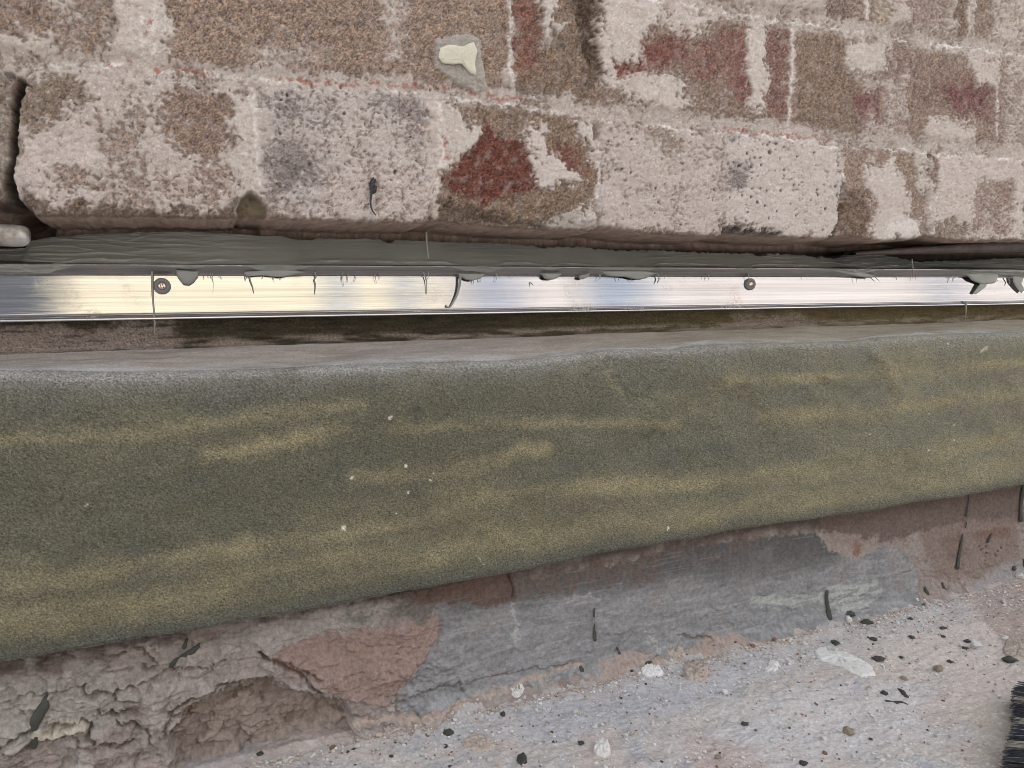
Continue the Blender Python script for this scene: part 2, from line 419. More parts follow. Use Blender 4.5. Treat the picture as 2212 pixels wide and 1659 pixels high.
reg([(1662, 60), (1708, 70), (1700, 260), (1655, 250)], (.27, .14, .115), .16)
reg([(1722, 70), (1860, 80), (1870, 300), (1722, 275)], (.29, .215, .16), .14)
reg([(1826, 110), (1830, 90), (1920, 90), (1910, 150), (1860, 170), (1826, 140)], (.45, .42, .36), .75, .003)
reg([(1862, 170), (1980, 170), (1970, 320), (1866, 300)], (.37, .29, .265), .50)
reg([(1845, 205), (1905, 195), (1905, 260), (1850, 240)], (.26, .11, .10), .2, .004)
reg([(1960, 130), (2150, 140), (2150, 300), (1965, 310)], (.31, .225, .18), .18)
reg([(2030, 180), (2130, 175), (2140, 240), (2060, 250)], (.25, .105, .11), .10, .005)
reg([(2075, 100), (2160, 130), (2155, 200), (2110, 180)], (.46, .40, .38), .68)
reg([(2165, 130), (2300, 130), (2300, 330), (2165, 320)], (.36, .29, .24), .50)
reg([(2010, 250), (2110, 270), (2100, 330), (1990, 320)], (.46, .42, .38), .72)
# --- third course
reg([(1560, -200), (1780, -200), (1780, 40), (1600, 20)], (.36, .30, .25), .66)
reg([(1780, -200), (1830, -200), (1835, 60), (1790, 40)], (.27, .205, .165), .16)
reg([(1835, -200), (2300, -200), (2300, 120), (2100, 90), (1900, 60)], (.40, .33, .28), .58)
reg([(1880, -200), (1925, -200), (1925, 75), (1885, 60)], (.40, .325, .225), .42)
reg([(1960, -200), (2050, -200), (2050, 60), (1960, 60)], (.33, .25, .22), .36)
reg([(2065, -200), (2092, -200), (2092, 75), (2065, 70)], (.24, .17, .13), .1)
reg([(2105, -200), (2140, -200), (2145, 85), (2108, 75)], (.30, .22, .175), .25)
# --- left neighbour beyond the crack
reg([(-200, 150), (20, 160), (25, 300), (12, 430), (-200, 430)], (.36, .33, .27), .35)
# --- joints
j1 = [(-200, 130), (100, 140), (250, 142), (330, 150), (450, 163), (540, 170), (620, 172), (750, 178), (880, 187), (960, 200), (1050, 210), (1120, 215), (1200, 228), (1290, 242), (1400, 252), (1500, 264), (1600, 274), (1700, 280), (1810, 298), (1900, 308), (2212, 332), (2400, 350)]
j1e = [(100, 142), (250, 140), (330, 152), (420, 157), (500, 172), (540, 165), (640, 181), (750, 188), (880, 196), (960, 212), (1060, 222), (1200, 240), (1290, 264), (1400, 270), (1500, 284), (1700, 300), (1810, 318), (1900, 322), (2212, 350)]
j2 = [(1250, -60), (1400, -10), (1500, 14), (1600, 30), (1700, 40), (1800, 52), (1900, 72), (2000, 88), (2100, 102), (2300, 125)]
def shift(l, d): return [(a, b+d) for a, b in l]
mj = np.maximum(F.line(shift(j1, -2), .0058, .0035), F.line(shift(j2, -3), .0062, .003))
L = lerp(L, .55+.30*ss(-.2, .3, fbm(FX, FZ, 35, 3, 132)), mj*.85); base = mixc(base, (.33, .285, .25), mj*.85)
L = L+.05
J1 = F.line(j1e, .0008, .0010, 1.2); J2 = F.line(shift(j2, 4), .0007, .0009, 1.2)
vj = [([(545, 190), (555, 300), (560, 400)], .0022), ([(948, 220), (955, 340), (935, 460)], .0020), ([(1290, 262), (1294, 380), (1290, 495)], .0012),
      ([(1818, 320), (1824, 420), (1800, 500)], .0013), ([(2010, 400), (2012, 500)], .0026), ([(1102, -40), (1104, 60), (1103, 150), (1108, 195)], .0016),
      ([(1714, 50), (1712, 160), (1706, 275)], .0022), ([(2160, 150), (2156, 230), (2155, 310)], .0012), ([(320, -40), (325, 150)], .0018), ([(1866, -100), (1872, 60), (1866, 140)], .0022),
      ([(2096, -150), (2098, 90)], .0018), ([(1566, 300), (1566, 500)], .0004)]
VJ = np.zeros(FX.shape)
for p, wd in vj: VJ = np.maximum(VJ, F.line(p, wd, wd*.8))
L = L+.55*VJ*(1-L)
L = np.maximum(L, .9*F.poly([(1085, 150), (1104, 140), (1120, 190), (1090, 190)], .003))
# ragged skin
big = fbm(FX, FZ, 55, 5, 21, .6); finen = fbm(FX, FZ, 330, 4, 22, .65)
lf = L+.42*big+.52*finen+.10*fbm(FX, FZ, 1100, 2, 23)
lm = ss(.42, .60, lf); thick = ss(.45, 1.0, lf)
# sand grains
w1, id1, e1 = worley(FX+.0004*finen, FZ, 620, 3); w2, id2, e2 = worley(FX, FZ, 1150, 4)
def grains(idr, s):
    g = np.ones(FX.shape+(3,))*(.42+1.12*idr)[..., None]
    g = np.where((idr > .93)[..., None], np.array((1.75, 1.62, 1.35)), g)
    g = np.where(((idr > .86) & (idr < .90))[..., None], np.array((1.15, .85, .76)), g)
    g = np.where((idr < .06)[..., None], np.array((.40, .42, .5)), g)
    return g
gr = grains(id1, 1)*.5+grains(id2, 2)*.5
gr = gr*(1-.55*(1-ss(.02, .22, e1)))[..., None]
lum = base.mean(-1, keepdims=True); base = lerp(base, lum*np.array((1.10, .985, .93)), .30)
base = base*(.80+.10*ss(.06, .2, lum))
bodyc = base*gr*(1+.25*finen[..., None])
limec = np.ones(FX.shape+(3,))*lime
limec = limec*(1+.14*fbm(FX, FZ, 500, 3, 31)+.12*fbm(FX, FZ, 60, 3, 32))[..., None]
limec = mixc(limec, (.43, .375, .355), ss(.0, .4, fbm(FX, FZ, 40, 3, 33))*.6)
limec = lerp(limec, base*1.45, .34); ll = limec.mean(-1, keepdims=True); limec = lerp(limec, ll*np.array((1.02, 1.0, .975)), .45)
vary = .50+.50*ss(-.3, .3, fbm(FX, FZ, 210, 4, 131, .65))
lm2 = ss(.05, .72, L+.30*big+.22*fbm(FX, FZ, 200, 3, 138)); mid = np.ones(FX.shape+(3,))*np.array((.375, .325, .298)); mid = lerp(mid, base*1.45, .50)*(1+.22*finen+.16*(id2-.5))[..., None]
bodyc = bodyc+(mid-bodyc)*(lm2*.62)[..., None]
sp = ss(.30, .40, fbm(FX, FZ, 480, 3, 133, .7)); col = bodyc+(limec-bodyc)*(lm*.94*vary*(1-.55*sp))[..., None]
sp2 = ss(.28, .36, fbm(FX, FZ, 640, 3, 134, .7)); col = mixc(col, (.68, .67, .655), sp2*(.12+.6*lm)*.75)
# thin haze of lime dust even over the brown
col = mixc(col, (.42, .385, .36), ss(.0, .5, fbm(FX, FZ, 150, 4, 34, .6))*.35)
# salt lines, pink remains of pointing
jn = ss(-.25, .35, fbm(FX, FZ, 70, 4, 35, .65))
col = mixc(col, (.74, .73, .72), np.maximum(J1, J2)*jn*.95)
col = mixc(col, (.66, .64, .61), VJ*ss(-.2, .3, fbm(FX, FZ, 260, 3, 36))*.45)
for p_ in ([(548, 200), (553, 290), (558, 400)], [(950, 225), (955, 330), (938, 440)], [(1292, 262), (1294, 380), (1291, 495)], [(1812, 318), (1819, 360), (1817, 460), (1798, 512)], [(1103, 0), (1104, 100), (1102, 150), (1112, 190)], [(1714, 60), (1712, 150), (1706, 270)], [(2157, 180), (2155, 300)], [(2106, 0), (2108, 80)], [(1872, 0), (1866, 100)], [(333, 0), (333, 120)], [(306, 20), (310, 120)], [(2020, 420), (2018, 500)]):
    col = mixc(col, (.66, .65, .635), F.line(p_, .0007, .0007, .7)*ss(-.25, .15, fbm(FX, FZ, 300, 3, 136))*.85)
pk = F.line([(230, 138), (300, 142)], .0012)+F.line([(335, 143), (400, 152), (450, 160)], .0018)+F.line([(600, 168), (700, 176), (900, 182), (1000, 196), (1100, 210), (1150, 218)], .0014)+F.line([(1560, 280), (1800, 300)], .0014)+F.line([(960, 290), (962, 340)], .001)+F.line([(325, 20), (325, 80)], .0008)
col = mixc(col, (.33, .145, .115), np.clip(pk, 0, 1)*ss(-.05, .15, fbm(FX, FZ, 330, 3, 37))*.85)
# black pits of the fifth header and a few others
rp = np.random.RandomState(2)
pits = [(rp.uniform(1572, 1810), rp.uniform(305, 500)) for _ in range(70)]+[(1661, 330), (1612, 331), (1625, 408), (1634, 437), (1650, 445)]+[(rp.uniform(590, 930), rp.uniform(200, 420)) for _ in range(22)]+[(rp.uniform(1310, 1560), rp.uniform(300, 490)) for _ in range(16)]
prad = [rp.uniform(.0004, .0010) for _ in range(70)]+[.0016, .001, .001, .0011, .001]+[rp.uniform(.0004, .0009) for _ in range(38)]
PT = F.dots(pits, prad)
col = mixc(col, (.07, .068, .075), PT*.85)
DK = F.dots([(615, 345), (600, 395), (690, 403), (705, 406), (640, 360), (1930, 195)], [.0022, .0020, .0022, .0022, .003, .001], 1.5)*ss(-.1, .2, finen)
col = mixc(col, (.075, .07, .075), DK*.85)
fp = ss(.34, .42, fbm(FX, FZ, 380, 3, 139, .7)); col = mixc(col, (.12, .095, .085), fp*(.28+.55*(1-lm)))
col = col*np.array((1.08, 1.04, 1.02))
# --- relief (metres towards the viewer)
H = lm*.0009+thick*.0007-.0004
H += (1-lm)*((.34-w1)*.0007+(.34-w2)*.0002)
H += fbm(FX, FZ, 60, 4, 41)*.0016+fbm(FX, FZ, 12, 2, 42)*.002+finen*.0002*(1.4-lm)
H -= mj*.0022*(1-.3*big)+VJ*.0012; H += np.maximum(J1, J2)*.0002
H -= PT*.0012+fp*.0004
H -= F.poly([(1240, -20), (1290, 0), (1296, 160), (1280, 170), (1255, 90)], .003)*.004
hole = F.poly([(512, 470), (516, 440), (540, 420), (565, 430), (575, 445), (575, 480), (512, 480)], .0012, .8)
H -= hole*.012; col = mixc(col, bodyc*.0+np.array((.20, .165, .11)), hole*.9)
h2 = F.poly([(1278, 265), (1296, 262), (1294, 305), (1284, 300)], .0015); H -= h2*.003; col = mixc(col, (.15, .1, .075), h2*.6)
h3 = F.poly([(1560, 490), (1580, 488), (1640, 505), (1680, 505), (1690, 520), (1560, 520)], .002); H -= h3*.0025
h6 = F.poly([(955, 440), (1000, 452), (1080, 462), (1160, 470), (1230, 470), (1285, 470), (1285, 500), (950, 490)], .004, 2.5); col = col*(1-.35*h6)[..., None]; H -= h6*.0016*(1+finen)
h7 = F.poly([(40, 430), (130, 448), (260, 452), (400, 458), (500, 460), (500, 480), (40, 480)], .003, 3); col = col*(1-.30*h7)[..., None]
h4 = F.poly([(940, 430), (970, 440), (1060, 462), (1100, 480), (1000, 482), (930, 470)], .003); H -= h4*.004
h5 = F.poly([(1985, 350), (2010, 345), (2018, 390), (1995, 385)], .002); H += h5*.002*finen
# the grey cement dab under the cream plaster
dab = F.poly([(940, 84), (960, 80), (1010, 72), (1036, 84), (1040, 140), (1052, 192), (1030, 198), (985, 178), (945, 152), (938, 110)], .0008, .6)
H += dab*.0018; col = mixc(col, (.42, .40, .37)*np.ones(FX.shape+(3,))*(1+.2*finen[..., None]), dab*.9)
# rounded ends of the bottom bricks
for p, wd, dp in (([(1822, 400), (1815, 470), (1795, 520)], .0016, .0035), ([(1290, 440), (1292, 500)], .0008, .002), ([(505, 430), (508, 480)], .0015, .004),
                  ([(1566, 460), (1566, 520)], .0008, .0015), ([(2004, 420), (2006, 500)], .0018, .002), ([(932, 440), (925, 480)], .0012, .003), ([(2008, 340), (2005, 380)], .0015, .002),
                  ([(2156, 180), (2150, 300)], .0008, .001), ([(240, 0), (242, 90)], .0012, .0022)):
    H -= F.line(p, wd, wd*.9)*dp*1.5
# crack and void at the left end
void = F.poly([(-15, 470), (-10, 440), (8, 430), (6, 380), (20, 330), (24, 240), (40, 170), (44, 175), (30, 260), (22, 350), (22, 390), (32, 430), (58, 462), (72, 480), (-15, 480)], .0018, .6)
H -= void*.045; col = mixc(col, (.045, .035, .03), void*.7)
edge = F.line([(46, 190), (32, 270), (24, 360), (28, 410), (55, 455)], .004, .004, .5); H -= edge*.003
leftl = F.poly([(-300, 130), (14, 160), (20, 250), (16, 330), (2, 400), (-5, 440), (-20, 480), (-300, 480)], .002)
H -= leftl*(.006+.004*big+.003*ss(.2, .6, fbm(FX, FZ, 150, 3, 44)))
low_left = F.poly([(-300, 400), (0, 400), (10, 440), (0, 475), (-300, 475)], .003); col = mixc(col, (.12, .085, .07), low_left*.8)
cr = F.line([(-20, 150), (10, 155), (40, 175), (60, 185)], .0006, .0006); H -= cr*.004
# worn lower arris: round it off
dz = FZ-zbot[None]
rnd = .0022+.0016*ss(-.2, .5, fbm(FX, FX*0, 120, 3, 45))
ar = np.clip(1-dz/rnd, 0, 1); H -= (1-np.sqrt(np.clip(1-ar*ar, 0, 1)))*rnd
col = mixc(col, (.25, .19, .145), ss(.3, 1, ar)*.5)
far = ss(.0, .25, np.maximum(FX-.75, -.2-FX))
H *= 1-far
P = np.stack([FX, -H, FZ], -1)
# underside and the recess behind the bar
yu = [.003, .008, .014, .020, .027, .034, .041, .048, .056]
ub = []
for k, y in enumerate(yu):
    z = zbot-.0005-.055*y+fbm(xs, xs*0+y, 90, 4, 61)*.0012*min(1, k/2)+fbm(xs, xs*0+y*6, 300, 2, 62)*.0004
    ub.append(np.stack([xs, -H[0]+y, z], -1))
zt = wallpt([(20, 440), (50, 462), (84, 500)], .02)
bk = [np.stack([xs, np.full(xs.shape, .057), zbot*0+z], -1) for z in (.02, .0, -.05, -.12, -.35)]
ub = np.array(ub); bk = np.array(bk)
Pall = np.concatenate([bk[::-1], ub[::-1], P], 0)
def rowcol(A, c, amp=.3, sd=70):
    n = fbm(A[..., 0]*1.0, A[..., 1]*3+A[..., 2]*3, 120, 4, sd)
    return np.ones(A.shape[:2]+(3,))*np.array(c)*(1+amp*2*n)[..., None]
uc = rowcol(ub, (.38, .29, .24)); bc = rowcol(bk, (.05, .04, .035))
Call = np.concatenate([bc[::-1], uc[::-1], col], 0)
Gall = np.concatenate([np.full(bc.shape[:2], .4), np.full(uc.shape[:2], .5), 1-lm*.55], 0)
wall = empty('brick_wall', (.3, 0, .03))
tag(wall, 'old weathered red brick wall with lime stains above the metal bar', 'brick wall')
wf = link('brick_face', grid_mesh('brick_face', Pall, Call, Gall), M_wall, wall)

# cream plaster dab standing on the cement
def dome(outline, surf, thick, rings=7, sub=6, rag=.12, seed=0, edge=.35, bump=.25, bscale=500):
    """outline (trace) -> low mound on surf; surf(points) gives 3d point, nrm the outward normal"""
    O = np.asarray(outline, float); n = len(O)
    q = []
    for i in range(n):
        a, b = O[i], O[(i+1) % n]
        for k in range(sub): q.append(a+(b-a)*k/sub)
    q = np.array(q); c = q.mean(0); m = len(q)
    if m > 12:
        for _ in range(1): q = (np.roll(q, 1, 0)+2*q+np.roll(q, -1, 0))/4
    P3 = surf[0](q); C3 = surf[0](c[None])[0]; N = np.asarray(surf[1], float)
    sz = np.linalg.norm(P3-C3, axis=1).mean()
    an = np.linspace(0, 2*math.pi, m, endpoint=False)
    P3 = C3+(P3-C3)*(1+rag*fbm(np.cos(an)+seed, np.sin(an)+seed, 2.5, 3, seed))[:, None]
    V = []
    for r in range(rings+1):
        f = 1-(r/rings)**1.25 if r < rings else 0.0
        B = C3+(P3-C3)*f
        h = thick*(edge*(1 if r else 0)+(1-edge)*math.sqrt(max(0, 1-f*f)))
        if r == 1: h *= .9
        a = B[:, 0]*1.0+B[:, 1]*.7; b = B[:, 2]+B[:, 1]
        hn = h*(1+bump*fbm(a+seed, b, bscale, 3, seed+3)*2)
        V.append(B+N[None]*hn[:, None]-N[None]*(0 if r else thick*.3))
        if r == rings: V[-1] = V[-1].mean(0)[None]
    Vv = np.concatenate(V)
    Q = np.array([[r*m+i, r*m+(i+1) % m, (r+1)*m+(i+1) % m, (r+1)*m+i] for r in range(rings-1) for i in range(m)])
    T = np.array([[(rings-1)*m+i, (rings-1)*m+(i+1) % m, rings*m] for i in range(m)])
    return Vv, Q, T
def dome_obj(name, outline, surf, thick, mat, parent=None, **k):
    V, Q, T = dome(outline, surf, thick, **k)
    o = V.mean(0)*0
    if parent is None:
        o = V.mean(0)
    me = raw_mesh(name, V-o, [Q, T])
    ob = link(name, me, mat, parent)
    if parent is None: ob.location = o
    return ob
def wsurf(y, n=(0, -1, 0)): return (lambda v: on_y(v, y), n)
dome_obj('plaster_patch', [(953, 100), (978, 97), (1000, 101), (1026, 88), (1031, 110), (1026, 130), (1032, 163), (1018, 160), (1007, 148), (998, 138), (975, 139), (956, 137), (948, 124)], wsurf(-.0028), .0009, M_cream, wall, rag=.14, sub=5, seed=3, edge=.85, bump=.5, bscale=1200)

# black sealant smear with a thin tail on the second header
sm = empty('sealant_smear', tuple(on_y((805, 405), -.002)[0]))
tag(sm, 'small black sealant smear with a thin tail on pale brick', 'sealant smear')
dome_obj('dab', [(806, 382), (812, 388), (810, 398), (815, 405), (812, 416), (804, 420), (799, 413), (799, 404), (799, 395)], wsurf(-.0030), .0022, M_black, sm, rag=.3, seed=5)
V, Q, T = tube(smoothpath(on_y([(803, 410), (801, 425), (800, 440), (804, 455), (812, 465)], -.0042)), np.linspace(.0008, .0003, 17), 6)
link('tail', raw_mesh('tail', V, [Q, T]), M_black, sm)

# ================================================================ FLASHING (mineral felt apron)
YB, YF = .034, .001
zs_a = -.0405                                    # foot of the upstand
edge_tr = on_y([(-200, 814), (0, 815), (250, 818), (500, 812), (620, 808), (760, 800), (900, 795), (1100, 790), (1250, 776), (1320, 766), (1450, 766), (1500, 757), (1620, 752), (1750, 748), (1850, 746), (1900, 738), (2050, 730), (2212, 724), (2500, 708)], YF)
bot_tr = on_y([(-200, 1462), (0, 1431), (521, 1341), (1100, 1239), (1152, 1229), (1307, 1193), (1430, 1174), (1450, 1168), (1490, 1166), (1571, 1149), (1835, 1110), (1990, 1084), (2030, 1079), (2212, 1047), (2500, 999)], -.002)
xa = uneven(-.13, .79, .0007, .0013, -.6, 1.4)
ze = np.interp(xa, edge_tr[:, 0], edge_tr[:, 2]); zbt = np.interp(xa, bot_tr[:, 0], bot_tr[:, 2])
rowsA = []; seg = []
def addrow(y, z, s, t): rowsA.append((y, z)); seg.append((s, t))
one = np.ones(xa.shape)
for k in range(40): tt = k/40; addrow(one*YB, lerp(-.012, zs_a+.004, tt), 0, tt)
for k in range(10):
    a = k/10*math.pi/2*.75; addrow(YB-.004*(1-np.cos(a))*one, zs_a+.004-.004*np.sin(a)*one, 0, 1)
y_l0 = rowsA[-1][0]; z_l0 = rowsA[-1][1]
for k in range(1, 50):
    tt = k/50; yy = lerp(y_l0, YF+.004, tt); zz = lerp(z_l0, ze+.0030, tt)-.0008*math.sin(tt*math.pi); addrow(yy, zz, 1, tt)
for k in range(12):
    a = k/12*math.pi/2; addrow(YF+.004*(1-np.sin(a))*one, ze+.0030-.0045*(1-np.cos(a)), 2, k/12)
for k in range(261):
    tt = k/260; addrow(lerp(YF, -.002, tt)*one, lerp(ze-.0015, zbt, tt), 3, tt)
AY = np.array([np.broadcast_to(r[0], xa.shape) for r in rowsA]); AZ = np.array([np.broadcast_to(r[1], xa.shape) for r in rowsA])
AX = np.broadcast_to(xa, AY.shape).copy(); SEG = np.array([s[0] for s in seg])[:, None]*np.ones(AX.shape); TT = np.array([s[1] for s in seg])[:, None]*np.ones(AX.shape)
# surface coordinate that runs down the sheet (y shift keeps ledge points apart)
AV = AZ+0*AY
FA = Field(AX, AV, lambda v: wallpt(v, 0.0), .0035, 9)
olive = np.ones(AX.shape+(3,))*np.array((.112, .108, .080))
olive = mixc(olive, (.155, .145, .100), ss(-.1, .5, fbm(AX, AV*2.2, 14, 3, 71))*.55)
olive = mixc(olive, (.096, .096, .082), ss(.0, .5, fbm(AX, AV*2, 18, 3, 72))*.55)
# the right end is lighter
olive = olive*(1+.55*ss(.08, .62, AX))[..., None]
def c1(l): return [(x*.5208, 658.3+y*.5208) for x, y in l]
def c2(l): return [(1042.3+x*.5288, 630.9+y*.5288) for x, y in l]
ST = np.zeros(AX.shape); mk = SEG >= 2
for p, wd, k in ((c1([(0, 560), (300, 545), (480, 545), (680, 520), (900, 490), (1100, 450), (1250, 430), (1500, 420)]), .0035, .55),
              (c1([(870, 620), (1050, 600), (1250, 550), (1450, 525), (1650, 510)]), .0038, .9),
              (c1([(1650, 510), (1950, 495), (2212, 490)])+c2([(400, 530), (800, 540)]), .003, .6),
              (c1([(1470, 720), (1600, 710), (1850, 700), (2050, 660)])+c2([(150, 640), (250, 640)]), .0042, .85),
              (c1([(0, 1130), (300, 1110), (640, 1080), (900, 1030), (1150, 990), (1400, 950), (1700, 900)]), .0055, .9),
              (c1([(1300, 960), (1700, 880), (1900, 820), (2212, 780)]), .012, .5),
              (c1([(0, 1300), (250, 1290), (500, 1240), (800, 1200)]), .0080, .8),
              (c1([(800, 1190), (1100, 1130), (1400, 1060), (1800, 1020), (2212, 960)]), .012, .7),
              (c2([(1000, 355), (1300, 350), (1600, 330), (1900, 310), (2212, 285), (2600, 255)]), .0036, .95),
              (c2([(1150, 500), (1400, 495), (1600, 490), (1800, 455), (2212, 410), (2600, 370)]), .0055, .95),
              (c2([(1150, 750), (1400, 735), (1600, 700), (1900, 650), (2212, 590), (2600, 530)]), .0065, .9),
              (c2([(0, 840), (250, 800), (550, 790), (900, 780), (1250, 740)]), .0055, .85),
              (c2([(0, 980), (400, 960), (800, 930), (1200, 880), (1500, 840), (1900, 760), (2212, 700)]), .0105, .75),
              (c2([(480, 260), (520, 350), (580, 430)]), .0022, .6), (c2([(1600, 240), (1660, 300), (1680, 400)]), .0025, .55)):
    ST = np.maximum(ST, FA.line(p, wd*.9, wd*1.3, .6)*k)
ST *= mk*np.clip(.92+1.5*fbm(AX*.5, AV*1.3, 34, 3, 73)+.3*fbm(AX, AV*1.5, 130, 3, 173), 0, 1.35)
cA = mixc(olive, (.262, .230, .142), np.clip(ST, 0, 1.1)*.80)
cA = mixc(cA, (.085, .085, .075), FA.poly(c2([(880, 380), (930, 450), (960, 560), (1090, 620), (1110, 740), (1060, 740), (940, 650), (880, 560)]), .004)*mk*.22)
cA = mixc(cA, (.060, .063, .062), FA.dots(c1([(1720, 430), (790, 700), (830, 740), (1720, 780), (1990, 950), (1725, 470)])+c2([(700, 560), (740, 575), (430, 797), (1272, 372), (900, 515), (1060, 340)]), [.005, .004, .005, .005, .004, .003, .004, .003, .0014, .002, .0014, .0014], .5)*mk*.55*ss(-.6, .4, fbm(AX, AV, 200, 3, 74)))
# darker rim along the lower edge
eb = AZ-zbt[None]
cA = mixc(cA, (.085, .088, .080), (1-ss(.002, .013+.006*fbm(AX, AX*0, 40, 2, 75), eb))*mk*.6)
# upstand: olive brown darkened by painted-in shade, with smears of plaster dust
upm = (SEG == 0)
upc = np.ones(AX.shape+(3,))*np.array((.034, .029, .018))*(1+.9*fbm(AX*.4, AZ*4, 120, 4, 76))[..., None]
upc = mixc(upc, (.105, .082, .035), ss(.12, .5, AX)*.75)
upc = mixc(upc, (.05, .035, .02), ss(.1, .4, fbm(AX*.5, AZ*3, 90, 3, 177))*.6)
F0 = Field(AX, AZ, lambda v: wallpt(v, YB), .003, 19)
d0 = np.maximum(F0.poly([(-300, 700), (100, 705), (200, 722), (210, 700), (360, 695), (385, 710), (395, 800), (-300, 800)], .003), F0.poly([(1590, 680), (1720, 675), (1760, 695), (1760, 760), (1560, 760)], .004)*.7)
d0 = d0*ss(-.35, .1, fbm(AX*.3, AZ*3, 130, 4, 77, .6)+.12)
dust = np.array((.300, .245, .222))
upc = mixc(upc, tuple(dust*.75), d0*.75)
cA = np.where(upm[..., None], upc, cA)
# ledge covered by pinkish grey dust
led = (SEG == 1)
lc = np.ones(AX.shape+(3,))*np.array((.33, .295, .272))
lc = lc*(1+.30*fbm(AX*.35, AY*2.5+AZ*2, 90, 4, 78))[..., None]
lc = mixc(lc, (.30, .265, .205), ss(.1, .4, AX)*.8)
lc = mixc(lc, (.19, .165, .12), ss(.0, .4, fbm(AX*.25, AY*3+AZ, 80, 4, 79))*.4)
lc = mixc(lc, (.40, .395, .40), ss(.55, .95, TT)*.8*ss(-.3, .3, fbm(AX*.5, AY*2, 90, 3, 80)+.1))
cA = np.where(led[..., None], lerp(cA, lc, .95), cA)
foot = (SEG == 0)*ss(.85, 1.0, TT); cA = mixc(cA, (.20, .165, .14), foot*ss(-.2, .4, fbm(AX*.4, AZ*3, 90, 3, 81)+.1)*.8)
# dust worn into the arris and fading down the face
dd = np.clip((ze[None]-AZ), 0, 1)
fd = (SEG >= 2)*np.exp(-dd/(.0055+.004*fbm(AX, AX*0, 22, 3, 82)))*ss(-1.3, .4, fbm(AX*.6, AZ, 60, 3, 83)+.05)
cA = mixc(cA, (.33, .325, .325), fd*(.66-.30*ss(.2, .45, AX)))
# fibre speckle
fs1 = fbm(AX, AV+AY, 900, 3, 84, .7); fs2 = fbm(AX, AV+AY, 260, 3, 85, .6)
cA = cA*(1+(1.08*fs1+.16*fs2)*np.where(led, .3, 1))[..., None]
wd = F.dots([(0, 0)], .001)*0 if False else None
spk = FA.dots(c1([(1618, 467), (1684, 666), (1462, 715), (1430, 930), (1690, 778), (1650, 868), (1806, 700), (1787, 730), (909, 645), (360, 828), (1693, 612)])+c2([(748, 963), (1930, 545), (1820, 640), (1928, 606), (1820, 497), (1576, 576), (1898, 213), (1930, 468)]), [.0011, .0010, .0008, .0012, .0010, .0008, .0007, .0007, .0004, .0005, .0006, .0012, .0008, .0009, .0008, .0006, .0006, .0010, .0006])*mk
cA = mixc(cA, (.66, .62, .52), spk)
cA = mixc(cA, (.50, .47, .38), FA.line(c1([(1980, 1045), (2005, 1075)]), .0006, .0004)*mk*.7)
cA = mixc(cA, (.45, .41, .34), FA.poly(c2([(2030, 232), (2045, 222), (2066, 224), (2055, 236), (2040, 240), (2032, 248)]), .0006, .3)*mk*.8)
# relief of the sheet
HA = np.where(mk, 1, .35)*(fbm(AX, AV, 9, 2, 86)*.0045+fbm(AX, AV, 38, 3, 87)*.0022)+fs1*.00012
HA += mk*(-FA.poly(c2([(500, 260), (560, 400), (620, 440), (700, 400), (780, 270)]), .010)*.0034+FA.line(c2([(780, 270), (700, 420), (690, 560)]), .005, .005, .4)*.0022
          - FA.poly(c2([(930, 380), (960, 560), (1090, 640), (1110, 740), (1200, 640), (1100, 400)]), .010)*.0024+FA.line(c2([(1600, 240), (1680, 360), (1700, 420)]), .005, .005, .4)*.0024-FA.line(c2([(1380, 380), (1520, 440), (1590, 380)]), .005, .005, .4)*.0018)
HA += led*(.0006*np.sin(TT*5+AX*30)+.0010*fbm(AX, AY*3, 30, 3, 88))
HA -= (eb < .0012)*mk*.0006
PA = np.stack([AX, AY-np.where(SEG >= 2, HA, HA*.5), AZ+np.where(led, HA, 0)], -1)
# underside lip and back of the sheet
bkA = np.stack([np.stack([xa, PA[-1, :, 1]+d, PA[-1, :, 2]+e], -1) for d, e in ((.0006, -.0003), (.0022, .0), (.007, .01), (.012, .09))])
PA = np.concatenate([PA, bkA]); cA = np.concatenate([cA, np.ones(bkA.shape)*np.array((.05, .05, .045))])
gA = np.where(SEG == 1, .25, 1.0); gA = np.concatenate([gA, np.ones(bkA.shape[:2])*.5])
fl = link('roof_flashing', grid_mesh('roof_flashing', PA, cA, gA, flip=True), M_felt)
tag(fl, 'mottled olive felt flashing with a dusty fold below the metal bar', 'flashing')

# ================================================================ TERMINATION BAR
YM = .0300
top_z = .0002; fb_tr = on_y([(-200, 683), (0, 680), (620, 674), (1100, 668), (1700, 658), (2212, 649), (2500, 644)], YM)
xm = np.linspace(-.25, 1.3, 900)
zf = np.interp(xm, fb_tr[:, 0], fb_tr[:, 2]); zf = zf*0+np.polyval(np.polyfit(fb_tr[1:-1, 0], fb_tr[1:-1, 2], 1), xm)
ztl = np.polyval(np.polyfit([.0, .55], [.0021, .0007], 1), xm)*.6
TILT = .11
def strip(rows):
    A = np.array([np.stack([xm, np.broadcast_to(y, xm.shape), np.broadcast_to(z, xm.shape)], -1) for y, z in rows]); return A
bar = empty('metal_bar', (.25, YM, -.01)); tag(bar, 'long shiny aluminium termination bar screwed over the flashing', 'metal bar')
fh = (ztl-zf)
facer = [(YM, ztl)]+[(YM-TILT*(ztl-lerp(ztl, zf, f)), lerp(ztl, zf, f)) for f in np.linspace(0, 1, 26)]
ylow = YM-TILT*fh
A = strip([(YM+.0016, ztl+.0004)]+facer[1:]+[(ylow+.0012, zf-.0002)])
link('face', grid_mesh('face', A, flip=True), M_alu, bar)
A = strip([(ylow+.0004, zf-.0001), (ylow-.0003, zf-.0006), (ylow-.0006, zf-.0013), (ylow-.0013, zf-.0019), (ylow-.0018, zf-.0024), (ylow-.0016, zf-.0030), (ylow-.0002, zf-.0033), (YM+.003, zf-.0033)])
